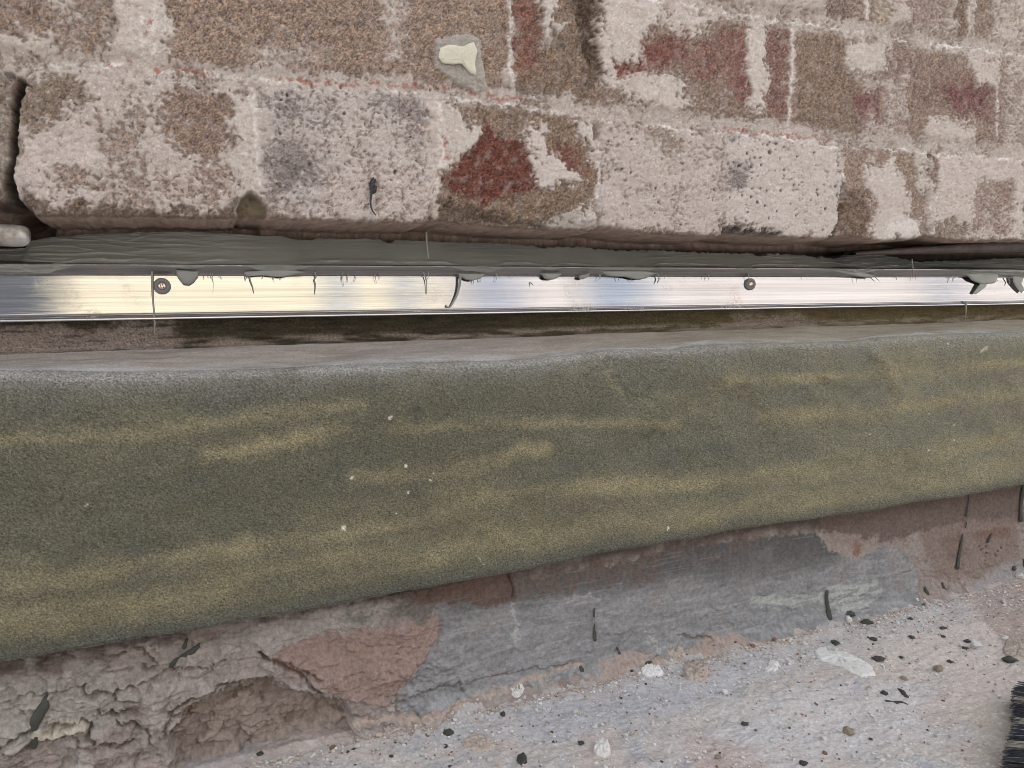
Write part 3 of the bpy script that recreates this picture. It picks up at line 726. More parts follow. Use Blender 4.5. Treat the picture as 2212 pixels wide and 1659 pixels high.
link('lower_lip', grid_mesh('lower_lip', A, flip=True), metal_mat('lip_aluminium', .2, (.8, .81, .83), .3), bar)
A = strip([(YM+.004, .0092), (YM-.0048, .0072), (YM-.0054, .0068), (YM-.0052, .0063), (YM-.0016, ztl+.0010), (YM-.0004, ztl+.0003), (YM+.001, ztl+.0001)])
A[:3, :, 2] += 0; 
link('kicked_lip', grid_mesh('kicked_lip', A, flip=True), metal_mat('dull_aluminium', .38, (.42, .41, .41), .4), bar)
def lathe(center, axis, prof, n=28):
    axis = np.asarray(axis, float); axis /= np.linalg.norm(axis)
    u = np.cross(axis, [0, 0, 1]); u /= np.linalg.norm(u); v = np.cross(axis, u)
    V = [np.asarray(center)+axis*h+r*(math.cos(2*math.pi*k/n)*u+math.sin(2*math.pi*k/n)*v) for r, h in prof for k in range(n)]
    Q = [[i*n+k, i*n+(k+1) % n, (i+1)*n+(k+1) % n, (i+1)*n+k] for i in range(len(prof)-1) for k in range(n)]
    return np.array(V), np.array(Q), np.zeros((0, 3), int)
M_rub = plain('rubber_washer', (.17, .17, .175), .6, .3, 0, .1, 400, .0001)
M_screw = plain('coppery_screw', (.85, .68, .56), .28, .5, 1, .1, 600, .00005)
M_slot = plain('screw_slot', (.10, .04, .02), .8, .2)
for (vx, vy, rr, lab) in ((350, 618, 18.5, 'left'), (1620, 614, 12.6, 'right')):
    c = on_y((vx, vy), YM-.001)[0]; r = .0045
    nrm = (0, -1, .03)
    wsh = link('washer', raw_mesh('washer', *(lambda a: (a[0], [a[1]]))(lathe(c, nrm, [(r, -.002), (r, .0011), (r*.92, .0017), (r*.75, .0019), (r*.50, .0017), (r*.46, .0009), (r*.4, .0009), (.0001, .0009)]))), M_rub, bar)
    rs = r*.44
    sc = link('screw_head', raw_mesh('screw_head', *(lambda a: (a[0], [a[1]]))(lathe(c, nrm, [(rs, .0006), (rs, .0015), (rs*.8, .0019), (rs*.4, .0021), (.0001, .0021)]))), M_screw, bar)
    sl = []
    for s in (-1, 1):
        p0 = c+np.array([s*rs*.30, -.00205, .0])
        d = np.array([-.3, 0, 1.0]); d /= np.linalg.norm(d)
        sl.append(tube(np.array([p0-d*rs*.62, p0+d*rs*.62]), rs*.10, 6))
    V, Fc = join(sl); link('slot', raw_mesh('slot', V, Fc), M_slot, bar)

# ================================================================ SEALANT BEAD
def sy(v, y=.03): return on_y(v, y)[:, [0, 2]]
tp = sy([(-200, 535), (0, 533), (56, 531), (66, 516), (110, 508), (200, 501), (300, 498), (400, 496), (480, 499), (560, 505), (640, 507), (700, 511), (830, 513), (960, 519), (1080, 522), (1180, 530), (1260, 530), (1330, 538), (1420, 537), (1500, 543), (1650, 545), (1760, 550), (1800, 556), (1840, 540), (1880, 540), (1920, 551), (1980, 563), (2060, 561), (2150, 556), (2212, 555), (2500, 556)], .046)
bt = sy([(-200, 592), (0, 590), (100, 592), (130, 585), (170, 573), (240, 575), (300, 573), (350, 579), (420, 583), (460, 575), (520, 574), (560, 586), (600, 590), (655, 582), (700, 575), (800, 574), (870, 578), (960, 576), (1000, 586), (1060, 590), (1100, 577), (1150, 577), (1190, 586), (1230, 576), (1300, 584), (1400, 586), (1440, 576), (1560, 577), (1620, 584), (1660, 576), (1760, 578), (1850, 596), (1890, 586), (1940, 578), (2050, 584), (2100, 592), (2212, 596), (2500, 596)], YM-.005)
xq = uneven(-.13, .78, .0007, .0013, -.25, 1.3)
zt_ = np.interp(xq, tp[:, 0], tp[:, 1])
zn_ = fbm(xq, xq*0, 150, 3, 91)*.0007+ss(.02, .35, xq)*fbm(xq, xq*0, 260, 3, 97)*.0026-.0012-.0030*ss(.15, .45, fbm(xq, xq*0, 40, 2, 137))
zb_ = np.interp(xq, bt[:, 0], bt[:, 1])+fbm(xq, xq*0, 200, 4, 92)*.0008+.0004
nr = 70; rows = []; loc0 = np.clip(ss(.07, -.03, xq)+ss(.36, .46, xq)+ss(.1, .4, fbm(xq, xq*0, 14, 2, 99)), 0, 1)
for k in range(nr):
    f = k/(nr-1); z = lerp(zt_, zb_, f)+zn_*(1-f)**7
    # above the lip: concave fillet from the recess down to the lip edge, then a thin skin on the lip
    zl = .0068
    up_f = np.clip((z-zl)/(zt_-zl+1e-6), 0, 1)
    y = lerp(YM-.0060, .046, up_f**.62)
    lo_f = np.clip((zl-z)/zl, 0, 1)
    y = np.where(z < zl, lerp(YM-.0060, YM-.0018, lo_f), y)
    flow = fbm(xq*.35+f*.02, z*5+.002*pn(xq*40, z*0, 93), 75, 4, 94, .55)
    ridge = 1-np.abs(fbm(xq*.5, z*4+.001*pn(xq*60, z*0, 95), 60, 2, 96))*4
    loc = ss(.05, -.05, xq)+ss(.38, .46, xq)+.3
    y = y-flow*.0009*(.25+loc0)-np.clip(ridge, 0, 1)**3*.0006*loc-.0012*math.exp(-((f-.82)/.05)**2)*(.4+ss(-.2, .3, fbm(xq, xq*0, 60, 3, 98)))
    rows.append(np.stack([xq, y, z], -1))
rows = np.array(rows)
first = rows[0].copy(); first[:, 1] += .012; first[:, 2] -= .001
last = rows[-1].copy(); last[:, 1] += .0022
SB = np.concatenate([first[None], rows, last[None]])
bead = empty('sealant_bead', (.25, .02, .01)); tag(bead, 'long dark grey sealant bead smeared between brick and metal bar', 'sealant')
link('bead', grid_mesh('bead', SB, flip=True), M_seal, bead)
# hanging drips and strands
def flapD(out, y, th, seed=0): return dome_obj('drip', out, wsurf(y), th, M_seal, bead, rag=.06, seed=seed, edge=.5, bump=.05)
yd = YM-.0035
flapD([(380, 582), (430, 586), (427, 598), (418, 610), (408, 616), (396, 614), (386, 603), (381, 592)], yd, .0022, 1)
flapD([(1168, 590), (1215, 590), (1205, 600), (1192, 605), (1178, 603)], yd, .0022, 2)
flapD([(530, 586), (620, 580), (665, 588), (655, 590), (610, 599), (580, 597), (555, 592), (534, 598), (528, 593)], yd+.0004, .0012, 3)
flapD([(1300, 585), (1400, 585), (1420, 590), (1395, 602), (1375, 604), (1350, 598), (1310, 596)], yd, .0016, 4)
flapD([(985, 590), (1050, 592), (1040, 600), (1020, 607), (1005, 604)], yd, .0014, 5)
flapD([(1795, 585), (1860, 588), (1895, 596), (1880, 601), (1855, 598), (1830, 592)], yd, .0018, 6)
flapD([(1252, 594), (1275, 590), (1270, 598), (1258, 604), (1250, 601)], yd, .0016, 7)
flapD([(2085, 590), (2160, 592), (2150, 612), (2120, 614), (2100, 606)], yd, .0010, 8)
def strand(pts, r0, r1, y=yd+.001, y1=None):
    p = on_y(pts, y)
    if y1 is not None:
        for i in range(len(pts)): p[i] = on_y(pts[i], lerp(y, y1, i/(len(pts)-1)))[0]
    p = smoothpath(p, 5); V, Q, T = tube(p, np.linspace(r0, r1, len(p)), 6)
    link('strand', raw_mesh('strand', V, [Q, T]), M_seal, bead)
strand([(328, 586), (329, 620), (330, 650), (333, 690), (334, 720)], .00055, .00018, yd)
strand([(327, 600), (328, 640), (333, 665), (334, 700)], .0003, .00015, yd)
strand([(334, 690), (338, 712)], .0002, .0001, yd)
strand([(995, 592), (993, 615), (988, 635), (978, 655), (972, 664), (964, 663), (966, 658)], .0010, .0003, yd)
strand([(460, 588), (458, 600), (461, 610), (460, 632)], .0002, .0001)
strand([(470, 588), (476, 598), (480, 602)], .00018, .0001)
strand([(680, 588), (683, 598), (679, 604), (682, 615), (680, 635)], .0005, .00015)
strand([(538, 590), (540, 605), (546, 620), (548, 633)], .0005, .0002)
strand([(534, 596), (530, 604)], .0004, .0001)
strand([(914, 588), (920, 600), (922, 615), (921, 635)], .0005, .0002)
strand([(926, 585), (925, 600), (921, 606)], .0003, .00015)
strand([(740, 585), (741, 610), (742, 618)], .0002, .0001); strand([(740, 588), (738, 605)], .0002, .0001)
strand([(1010, 600), (1015, 608)], .0004, .0001); strand([(1024, 600), (1022, 615)], .0003, .0001); strand([(1040, 596), (1035, 610)], .0003, .0001)
strand([(1143, 612), (1146, 610), (1152, 616)], .0004, .0002, YM-.0008); strand([(1144, 611), (1143, 624)], .0004, .0001, YM-.0008)
strand([(1416, 588), (1423, 596), (1424, 604), (1419, 612)], .0006, .0003); strand([(1335, 600), (1337, 608)], .0003, .0001); strand([(1361, 600), (1367, 610)], .0003, .0001)
strand([(1482, 585), (1488, 600)], .0002, .0001); strand([(1525, 586), (1524, 603)], .0002, .0001); strand([(1617, 588), (1616, 606)], .0003, .0002)
strand([(921, 500), (922, 530), (924, 545), (925, 558)], .0007, .0004, .030)
strand([(1970, 560), (1972, 575), (1972, 600)], .0006, .0003, YM-.008)
strand([(2086, 652), (2087, 660), (2086, 690)], .0012, .0002, YM-.004)
strand([(2062, 592), (2056, 610)], .0003, .0002); strand([(2070, 592), (2060, 602)], .0002, .0001)
strand([(1730, 633), (1735, 628), (1742, 634)], .0003, .0001, YM-.0008); strand([(1730, 632), (1727, 640)], .0003, .0001, YM-.0008)
strand([(1890, 598), (1900, 608)], .0004, .0001); strand([(1850, 600), (1851, 612)], .0002, .0001)
flapD([(2118, 598), (2134, 604), (2131, 618), (2119, 628), (2108, 636), (2102, 634), (2112, 620), (2120, 610)], yd, .0004, 11)
flapD([(2190, 596), (2212, 600), (2206, 612), (2214, 626), (2206, 634), (2196, 622), (2188, 608)], yd, .0004, 13)
strand([(2136, 606), (2146, 602), (2156, 606)], .0005, .0003, YM-.003)
strand([(2148, 648), (2143, 638), (2148, 628)], .0004, .0003, YM-.0012); strand([(2110, 640), (2118, 655), (2104, 648)], .0007, .0003, YM-.0012); strand([(2178, 600), (2182, 610), (2177, 616)], .0005, .0003)
rr = random.Random(8)
for _ in range(26):
    x = rr.uniform(420, 2150); ln = rr.uniform(6, 20)
    strand([(x, 588), (x+rr.uniform(-2, 2), 592+ln*.5), (x+rr.uniform(-4, 4), 592+ln)], .00022, .0001)

# ================================================================ pipe end at the left, dark strip at the right
pc = on_y((0, 508), .012)[0]; pe = on_y((63, 512), .012)[0]
pr = 23.5*px_size(pc)
prof = [(.0005, -.0002), (pr*.5, .0), (pr*.82, -.0012), (pr*.96, -.003), (pr, -.006)]+[(pr*(1+.01*math.sin(i*1.7)), -.006-.008*i) for i in range(1, 18)]
V, Q, T = lathe((pe[0], .014, pc[2]), (1, 0, 0), prof, 36)
V[:, 1:] += (fbm(V[:, 0], V[:, 2]+V[:, 1]*1.3, 160, 3, 101)*.0006)[:, None]
po = link('metal_pipe', raw_mesh('metal_pipe', V-np.array(pe), [Q]), None)
po.location = tuple(pe)
def pipe_mat():
    m, nt, b = newmat('worn_paint_on_metal'); tc = nt.nodes.new('ShaderNodeTexCoord').outputs['Object']
    n = noise_node(nt, 130, 5, .65, tc); cr = nt.nodes.new('ShaderNodeValToRGB'); nt.links.new(n.outputs['Fac'], cr.inputs[0])
    e = cr.color_ramp.elements; e[0].position = .3; e[0].color = (.16, .13, .10, 1); e[1].position = .72; e[1].color = (.62, .63, .68, 1)
    x = e.new(.45); x.color = (.36, .33, .30, 1)
    nt.links.new(cr.outputs[0], b.inputs['Base Color']); b.inputs['Roughness'].default_value = .35; b.inputs['Metallic'].default_value = .35
    return m
po.data.materials.append(pipe_mat()); tag(po, 'rounded end of a worn pale metal pipe left of the bricks', 'pipe')

p0 = wallpt((1850, 548), .012)[0]; p1 = wallpt((2212, 518), .012)[0]; p2 = wallpt((2212, 545), .012)[0]
n = 120; u = np.linspace(0, 1.6, n); sx = p0[0]+(p1[0]-p0[0])*u; ztp = lerp(p0[1]+.001, p1[1], u); zbo = lerp(p0[1]-.001, p2[1], u)
A = np.array([np.stack([sx, np.full(n, y), z], -1) for y, z in ((.05, ztp+.0006), (.0135, ztp+.0004), (.0122, ztp-.0006), (.0122, lerp(ztp, zbo, .5)), (.0122, zbo+.0006), (.0136, zbo), (.05, zbo+.0002))])
A[..., 1] += (fbm(A[..., 0], A[..., 2], 90, 3, 103)*.0006)
A = np.concatenate([A, A[:1]])
st = link('slate_strip', grid_mesh('slate_strip', A-np.array([.5, .012, .02])[None, None], flip=True), plain('dark_stained_slate', (.055, .040, .036), .55, .35, 0, .45, 90, .0004, 500)); st.location = (.5, .012, .02)
tag(st, 'dark brown slate strip wedged under the bricks at the right end', 'slate strip')

# ================================================================ LOWER WALL
YL0, YL1 = .022, .014                             # face leans out towards its foot
GP = on_y([(1646, 1378)], YL1)[0]; HG = -GP[2]
print('ground height', HG)
def ly(z): return lerp(YL0, YL1, np.clip((-.15-z)/(HG-.15), 0, 1))
def lowpt(v): return wallpt(v, .017)
xl = uneven(-.13, .77, .0006, .0011, -2.5, 3.0)
zl = np.concatenate([[-.07, -.10, -.13], np.arange(-.145, -HG-.012, -.0006)])
LX, LZ = np.meshgrid(xl, zl)
G = Field(LX, LZ, lowpt, .0018, 31)
nb = fbm(LX, LZ, 45, 5, 111, .6); nf = fbm(LX, LZ, 300, 4, 112, .65)
c = np.ones(LX.shape+(3,))*np.array((.375, .300, .275))
c = mixc(c, (.43, .385, .36), ss(-.05, .35, nb)*.8)
c = mixc(c, (.24, .165, .140), ss(.1, .45, fbm(LX, LZ, 70, 4, 113, .6))*.6)
def lr(pts, colr, k=1.0, soft=.002, warp=1.5):
    global c
    m = G.poly(pts, soft, warp)*k; c = mixc(c, colr, m); return m
# brown band right below the flashing, darkened to paint in its shadow
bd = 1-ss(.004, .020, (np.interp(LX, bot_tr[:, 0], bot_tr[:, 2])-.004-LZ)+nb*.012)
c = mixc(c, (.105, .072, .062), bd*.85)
# pale grey scum on the left
lr([(-100, 1470), (230, 1440), (300, 1480), (260, 1560), (120, 1600), (-100, 1600)], (.44, .41, .37), .8, .004)
lr([(470, 1360), (620, 1330), (760, 1300), (860, 1310), (800, 1360), (600, 1400), (480, 1420)], (.44, .405, .38), .8, .004)
lr([(380, 1300), (560, 1310), (560, 1370), (400, 1400)], (.33, .265, .235), .7, .004)
lr([(240, 1400), (420, 1380), (600, 1420), (560, 1470), (400, 1520), (260, 1480)], (.44, .375, .345), .7, .004)
mp = lr([(560, 1410), (680, 1372), (830, 1350), (900, 1338), (935, 1330), (948, 1345), (945, 1375), (905, 1430), (850, 1485), (830, 1520), (740, 1500), (690, 1470), (640, 1450)], (.40, .262, .225), .95, .0012)
c = mixc(c, (.34, .235, .16), G.poly([(750, 1395), (800, 1390), (800, 1470), (770, 1470)], .005)*.5)
# blue grey cement render
gp = [(948, 1345), (940, 1318), (960, 1290), (1050, 1300), (1110, 1260), (1290, 1228), (1500, 1180), (1770, 1150), (1790, 1190), (1850, 1210), (1900, 1180), (1960, 1190), (1975, 1250), (1960, 1310), (1880, 1330), (1700, 1360), (1480, 1390), (1330, 1430), (1100, 1480), (860, 1530), (850, 1500), (905, 1430), (945, 1375)]
mg = G.poly(gp, .0010, 1.2)
gc = np.ones(LX.shape+(3,))*np.array((.285, .293, .312))
gc = gc*(1+.42*fbm(LX*.8, LZ*2, 60, 5, 114, .6))[..., None]
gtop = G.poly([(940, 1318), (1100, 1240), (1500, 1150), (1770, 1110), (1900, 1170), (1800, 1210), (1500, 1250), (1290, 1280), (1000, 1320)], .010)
gc = mixc(gc, (.115, .113, .115), gtop*.85)  # upper render darkened further as painted shade under the flashing
gc = mixc(gc, (.40, .40, .425), ss(.0, .4, fbm(LX*.4, LZ*3, 80, 4, 115, .6))*(1-gtop)*.7)
gc = mixc(gc, (.36, .31, .30), ss(.1, .5, fbm(LX, LZ, 28, 3, 116))*.4)
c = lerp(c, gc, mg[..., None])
# red brown brick showing through in ragged strips on top of the render
rb = G.poly([(1110, 1255), (1290, 1215), (1420, 1190), (1440, 1215), (1420, 1260), (1300, 1265), (1180, 1285), (1110, 1300)], .003, 2.2); rb = rb*ss(-.2, .15, fbm(LX*1.4, LZ*.5, 160, 3, 117)+.1)
c = mixc(c, (.20, .14, .122), rb*.85)
rb2 = G.poly([(1420, 1180), (1620, 1140), (1660, 1140), (1640, 1200), (1480, 1225)], .003, 2.2)*ss(-.1, .2, fbm(LX*1.4, LZ*.5, 160, 3, 118)); c = mixc(c, (.24, .165, .15), rb2*.6)
lr([(885, 1275), (1000, 1248), (1110, 1225), (1112, 1300), (1060, 1315), (1000, 1305), (900, 1300)], (.170, .100, .075), .85, .002)
lr([(1770, 1085), (2000, 1035), (2212, 1000), (2212, 1130), (2100, 1125), (1990, 1150), (1900, 1175), (1800, 1180), (1775, 1140)], (.19, .130, .110), .85, .002)
lr([(1770, 1150), (1830, 1155), (1870, 1165), (1900, 1155), (1890, 1190), (1820, 1200), (1780, 1180)], (.40, .32, .29), .8, .0015)
lr([(1840, 1175), (1862, 1172), (1862, 1195), (1845, 1200)], (.31, .145, .085), .8, .0015)
lr([(1990, 1150), (2100, 1125), (2195, 1115), (2200, 1225), (2120, 1240), (2020, 1250), (2000, 1200)], (.30, .215, .182), .85, .003)
lr([(2030, 1160), (2080, 1150), (2085, 1200), (2040, 1210)], (.24, .16, .125), .6, .004)
lr([(2095, 1150), (2180, 1140), (2185, 1160), (2110, 1165)], (.25, .13, .09), .7, .002)
bs = G.dots([(2120, 1185), (2130, 1180), (2150, 1190), (2160, 1182), (2115, 1178), (2145, 1200), (2127, 1197)], .0014, 1.0); c = mixc(c, (.10, .055, .04), bs*.8)
lr([(2160, 1215), (2300, 1180), (2300, 1260), (2100, 1290), (2050, 1280)], (.37, .35, .36), .8, .003)
wh = G.poly([(1610, 1305), (1640, 1285), (1750, 1285), (1800, 1260), (1890, 1250), (1900, 1270), (1860, 1310), (1800, 1315), (1760, 1300), (1650, 1310)], .002, 1.6)*ss(-.25, .05, fbm(LX*.5, LZ*2.6, 110, 3, 119, .6))
c = mixc(c, (.46, .50, .485), wh*.85)
for p in ([(1105, 1310), (1112, 1340), (1117, 1375)], [(1392, 1365), (1412, 1400)], [(1225, 1295), (1290, 1290)]): c = mixc(c, (.56, .56, .56), G.line(p, .0012, .001, 2)*.6)
sc_ = ss(.25, .45, fbm(LX*.12, LZ*6, 120, 3, 120)); c = mixc(c, (.52, .51, .52), sc_*mg*.16)
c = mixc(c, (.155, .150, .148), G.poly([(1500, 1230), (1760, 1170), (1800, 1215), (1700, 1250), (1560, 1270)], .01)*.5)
pg = G.dots([(775, 1335), (790, 1330)], [.006, .004], 2)+G.poly([(860, 1305), (940, 1300), (930, 1345), (900, 1340), (860, 1325)], .002, 2); c = mixc(c, (.15, .145, .13), np.clip(pg, 0, 1)*.7)
# cream mortar seam at the left
sm_ = G.poly([(75, 1577), (105, 1560), (150, 1545), (170, 1538), (190, 1558), (193, 1570), (150, 1578), (100, 1590)], .0010, 1.0); c = mixc(c, (.60, .53, .41), sm_*.9)
gs = G.poly([(48, 1420), (75, 1415), (80, 1440), (65, 1455), (50, 1440)], .0015); c = mixc(c, (.45, .43, .38), gs*.7)
# orange sandy band and flaking lime at the foot
sb = G.line([(600, 1580), (760, 1545), (900, 1530), (1000, 1500), (1080, 1478), (1240, 1425), (1250, 1428)], .0016, .0012, 1.2)+G.line([(860, 1560), (1100, 1510), (1240, 1470), (1400, 1420), (1640, 1385)], .0026, .0022, 1.5)
c = mixc(c, (.54, .40, .32), np.clip(sb, 0, 1)*.8)
for p in ([(1285, 1425), (1330, 1405), (1400, 1400), (1400, 1430), (1290, 1450)], [(1490, 1380), (1540, 1360), (1620, 1370), (1600, 1400), (1500, 1410)]): lr(p, (.46, .34, .29), .8, .0015)
# cavity
cv = G.poly([(365, 1590), (372, 1555), (400, 1525), (440, 1503), (510, 1483), (560, 1465), (590, 1462), (600, 1475), (660, 1490), (700, 1495), (735, 1505), (760, 1530), (745, 1600), (700, 1760), (380, 1760)], .0012, 1.3)
c = mixc(c, (.37, .285, .24), cv*.85)
c = mixc(c, (.36, .27, .16), G.poly([(372, 1560), (400, 1530), (450, 1505), (440, 1530), (400, 1560)], .002)*.6)
lmn = c.mean(-1, keepdims=True); c = lerp(c, lmn*np.array((1.03, 1.0, .98)), .30)*.84
c = c*(1+.45*nf+.25*fbm(LX, LZ, 900, 2, 121))[..., None]
# relief
HL = nb*.0022+nf*.0005*(1-.6*mg)
plates = lambda sc, s: (lambda a: np.floor(a*4)/4+ss(.0, .05, (a*4-np.floor(a*4)))/4)(fbm(LX*.75, LZ*1.5, sc, 4, s, .6)*1.2+.5)
left = ss(.19, .10, LX+.2*nb*.1); lowl = left*(1-ss(-.195, -.175, LZ))
HL += plates(30, 122)*.0055*left*(1-.35*cv)*(.4+.6*lowl)
q1, qi1, qe1 = worley(LX*.75+.006*nb, LZ*1.2+.006*fbm(LX, LZ, 45, 3, 211), 55, 212); q2, qi2, qe2 = worley(LX*.8+.003*nf, LZ*1.2+.003*nb, 150, 213)
rub = np.clip(left*(1-.2*cv)*(1-.85*mp)*(1-.6*G.poly([(430, 1300), (960, 1280), (960, 1400), (640, 1440), (430, 1400)], .01))+cv, 0, 1)
HL += rub*((qi1-.5)*.0042*(.35+.65*lowl)+(qi2-.5)*.0018-(1-ss(0, .10, qe1))*.0005)
HL -= cv*.0115; HL += cv*((qi2-.5)*.003+(.5-q2)*.0015)
c = c*(1+rub*.22*(qi2-.5)-rub*.12*(1-ss(0, .07, qe1)))[..., None]
HL += mg*.0006
HL -= mg*nb*.0012
step = G.poly([(560, 1400), (660, 1445), (700, 1490), (760, 1530), (850, 1530), (905, 1430), (945, 1375), (945, 1340), (800, 1355)], .0008, 1.0); HL += step*.0006
CRK = np.zeros(LX.shape)
def m1(l): return [(x*.248, 1261.8+y*.248) for x, y in l]
for p, wd, dp in ((m1([(0, 1000), (200, 950), (560, 920), (700, 880), (740, 860)]), .0006, .0025), (m1([(720, 880), (760, 930), (820, 945), (960, 925), (1040, 880), (1200, 870)]), .0008, .0045),
              (m1([(890, 770), (1000, 760), (1160, 715)]), .0005, .002), (m1([(1240, 830), (1380, 790), (1500, 710), (1780, 705), (1860, 670), (1960, 650)]), .0006, .0025),
              (m1([(990, 920), (1000, 990), (1080, 1005), (1180, 990)]), .0007, .004), (m1([(870, 1050), (900, 1100), (1020, 1120), (1150, 1080)]), .0007, .004),
              (m1([(0, 1400), (60, 1370), (170, 1250), (270, 1250)]), .0008, .005), (m1([(90, 1400), (180, 1405), (280, 1340)]), .0007, .004),
              (m1([(340, 1310), (450, 1310), (600, 1280), (760, 1230), (790, 1180), (700, 1140), (620, 1190), (510, 1180), (430, 1240)]), .0008, .005),
              (m1([(790, 1180), (780, 1290), (860, 1340), (960, 1370), (1060, 1375), (1160, 1340)]), .0009, .005), (m1([(1020, 1160), (1080, 1190), (1180, 1150), (1240, 1180), (1300, 1280), (1310, 1330)]), .0008, .004),
              (m1([(1490, 1050), (1600, 1000), (1760, 930), (1900, 870), (1980, 830), (2060, 840), (2212, 830)]), .0009, .006),
              (m1([(1500, 1050), (1460, 1140), (1440, 1200), (1450, 1300)]), .0008, .004), (m1([(1480, 1100), (1640, 1080), (1720, 1000), (1830, 930)]), .0006, .003), (m1([(1650, 1140), (1650, 1190), (1720, 1195)]), .0008, .004),
              (m1([(1510, 1280), (1620, 1220), (1680, 1180)]), .0005, .002), (m1([(1960, 830), (2000, 900), (2100, 990), (2200, 960)]), .0009, .005), (m1([(640, 1290), (720, 1370), (820, 1400)]), .0006, .003),
              (m1([(900, 600), (1000, 630), (1080, 590)]), .0006, .003), (m1([(1150, 540), (1220, 560), (1280, 640), (1340, 650), (1360, 700), (1300, 740), (1230, 700)]), .0009, .004),
              ([(560, 1405), (590, 1425), (640, 1440), (670, 1470), (700, 1495), (720, 1500)], .0010, .005), ([(590, 1415), (640, 1432), (690, 1460)], .0006, .003),
              ([(948, 1340), (945, 1378), (905, 1430), (850, 1482)], .0004, .0008), ([(850, 1490), (852, 1525)], .0006, .002), ([(880, 1500), (940, 1480), (990, 1470), (992, 1490)], .0006, .002),
              ([(1100, 1240), (1108, 1260), (1105, 1290)], .0010, .003), ([(1770, 1110), (1775, 1150)], .0008, .002), ([(1000, 1470), (1100, 1450), (1240, 1423)], .0005, .0012), ([(1460, 1368), (1500, 1370), (1530, 1378)], .0006, .002)):
    mm = G.line(p, wd, wd*.8, .9); CRK = np.maximum(CRK, mm); HL -= mm*dp
    # plate above each crack stands a little proud
    HL += G.line(shift(p, -6), .0022, .002, .9)*dp*.28
c = mixc(c, (.16, .115, .10), CRK*.35)
HL += sm_*.003; HL -= bs*.0008; HL += rb*.0006
flk = ss(.14, .2, fbm(LX, LZ*1.6, 60, 3, 130)) * (1-ss(-HG+.03, -HG+.05, LZ)); HL += flk*.0008
HL *= 1-ss(.0, .25, np.maximum(LX-.75, -.2-LX))
base_out = .014*np.exp(-np.clip(LZ+HG, 0, 1)/.007)*(1+.6*fbm(LX, LZ*0, 50, 4, 214))       # cove at the foot
PL = np.stack([LX, ly(LZ)-HL-base_out, LZ], -1)
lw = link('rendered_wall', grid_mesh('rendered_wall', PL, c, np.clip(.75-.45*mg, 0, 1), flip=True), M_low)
tag(lw, 'crumbling lower wall with pink plaster and blue grey cement under the flashing', 'wall')

# ================================================================ GROUND
def gh(x, y):                                     # relief of the ground
    d = np.clip(YL1-.004-y, 0, 9)
    return fbm(x, y, 18, 3, 140)*.0035+fbm(x, y, 90, 4, 141, .6)*.0018+.006*np.exp(-d/.008)
xg = uneven(-.10, .80, .0008, .0014, -40, 40)
yg = -uneven(-.02, .345, .0007, .0007, -.05, 60)
GX, GY = np.meshgrid(xg, yg)
def gpt(v): return on_z(v, -HG)[:, :2]
g = Field(GX, GY, gpt, .0028, 41)
na = fbm(GX, GY, 40, 5, 142, .6); n2 = fbm(GX, GY, 260, 4, 143, .65); n3 = fbm(GX*.6+GY*.2, GY*1.6, 120, 4, 144, .6)
gcol = np.ones(GX.shape+(3,))*np.array((.51, .472, .452))
gcol = mixc(gcol, (.48, .485, .50), ss(-.15, .4, na)*.8)
gcol = mixc(gcol, (.52, .43, .40), ss(.05, .45, fbm(GX, GY, 24, 4, 145))*.6)
def gr_(pts, colr, k, soft=.005):
    global gcol
    m = g.poly(pts, soft, 1.5)*k; gcol = mixc(gcol, colr, m); return m
gr_([(820, 1530), (1000, 1490), (1300, 1450), (1640, 1400), (1740, 1400), (1700, 1450), (1600, 1480), (1540, 1520), (1400, 1560), (1200, 1600), (1100, 1590), (900, 1620), (800, 1590)], (.47, .475, .51), .7)
gr_([(1100, 1540), (1500, 1480), (1480, 1530), (1300, 1560), (1150, 1580)], (.40, .405, .45), .5)
gr_([(1560, 1520), (1800, 1470), (2000, 1480), (2000, 1600), (1700, 1659), (1500, 1620)], (.60, .59, .61), .6, .012)
gr_([(1850, 1400), (2212, 1300), (2212, 1480), (2100, 1560), (2000, 1480), (1900, 1470)], (.60, .53, .49), .6, .012)
gr_([(2080, 1540), (2180, 1500), (2180, 1659), (2100, 1659)], (.46, .41, .35), .6, .01)
gr_([(2090, 1290), (2212, 1250), (2300, 1400), (2180, 1400), (2120, 1340)], (.33, .25, .23), .7, .008)
gr_([(1500, 1580), (1620, 1620), (1680, 1700), (1560, 1720), (1480, 1640)], (.48, .37, .35), .6, .008)
gr_([(300, 1600), (560, 1560), (640, 1590), (600, 1640), (400, 1650), (260, 1640)], (.47, .46, .48), .5, .006)
gr_([(660, 1570), (900, 1540), (1000, 1510), (1020, 1530), (860, 1580), (700, 1610)], (.48, .37, .32), .6)
gr_([(1780, 1340), (2050, 1280), (2100, 1300), (1950, 1350), (1820, 1370)], (.48, .48, .50), .6, .006)
bl = [(1375, 1622), (1390, 1640), (1700, 1485), (1850, 1478), (2020, 1490), (1700, 1580), (2000, 1660), (1440, 1662), (1480, 1652)]
gcol = mixc(gcol, (.33, .33, .42), g.dots(bl, [.005, .004, .004, .004, .004, .002, .004, .004, .006], 1.5)*.55)
gcol = mixc(gcol, (.70, .70, .69), ss(.15, .45, n3)*.3)
spw = ss(.30, .42, fbm(GX, GY, 620, 2, 147)); gcol = mixc(gcol, (.74, .74, .72), spw*.5); spb = ss(.30, .42, fbm(GX, GY, 560, 2, 148)); gcol = mixc(gcol, (.36, .30, .27), spb*.45)
jnw = np.exp(-np.clip(YL1-.004-GY, 0, 9)/.012)
gcol = mixc(gcol, (.36, .295, .265), jnw*.8*ss(-.5, .2, na)); gcol = mixc(gcol, (.34, .33, .345), jnw*.6*ss(.0, .3, fbm(GX, GY, 30, 3, 149)))
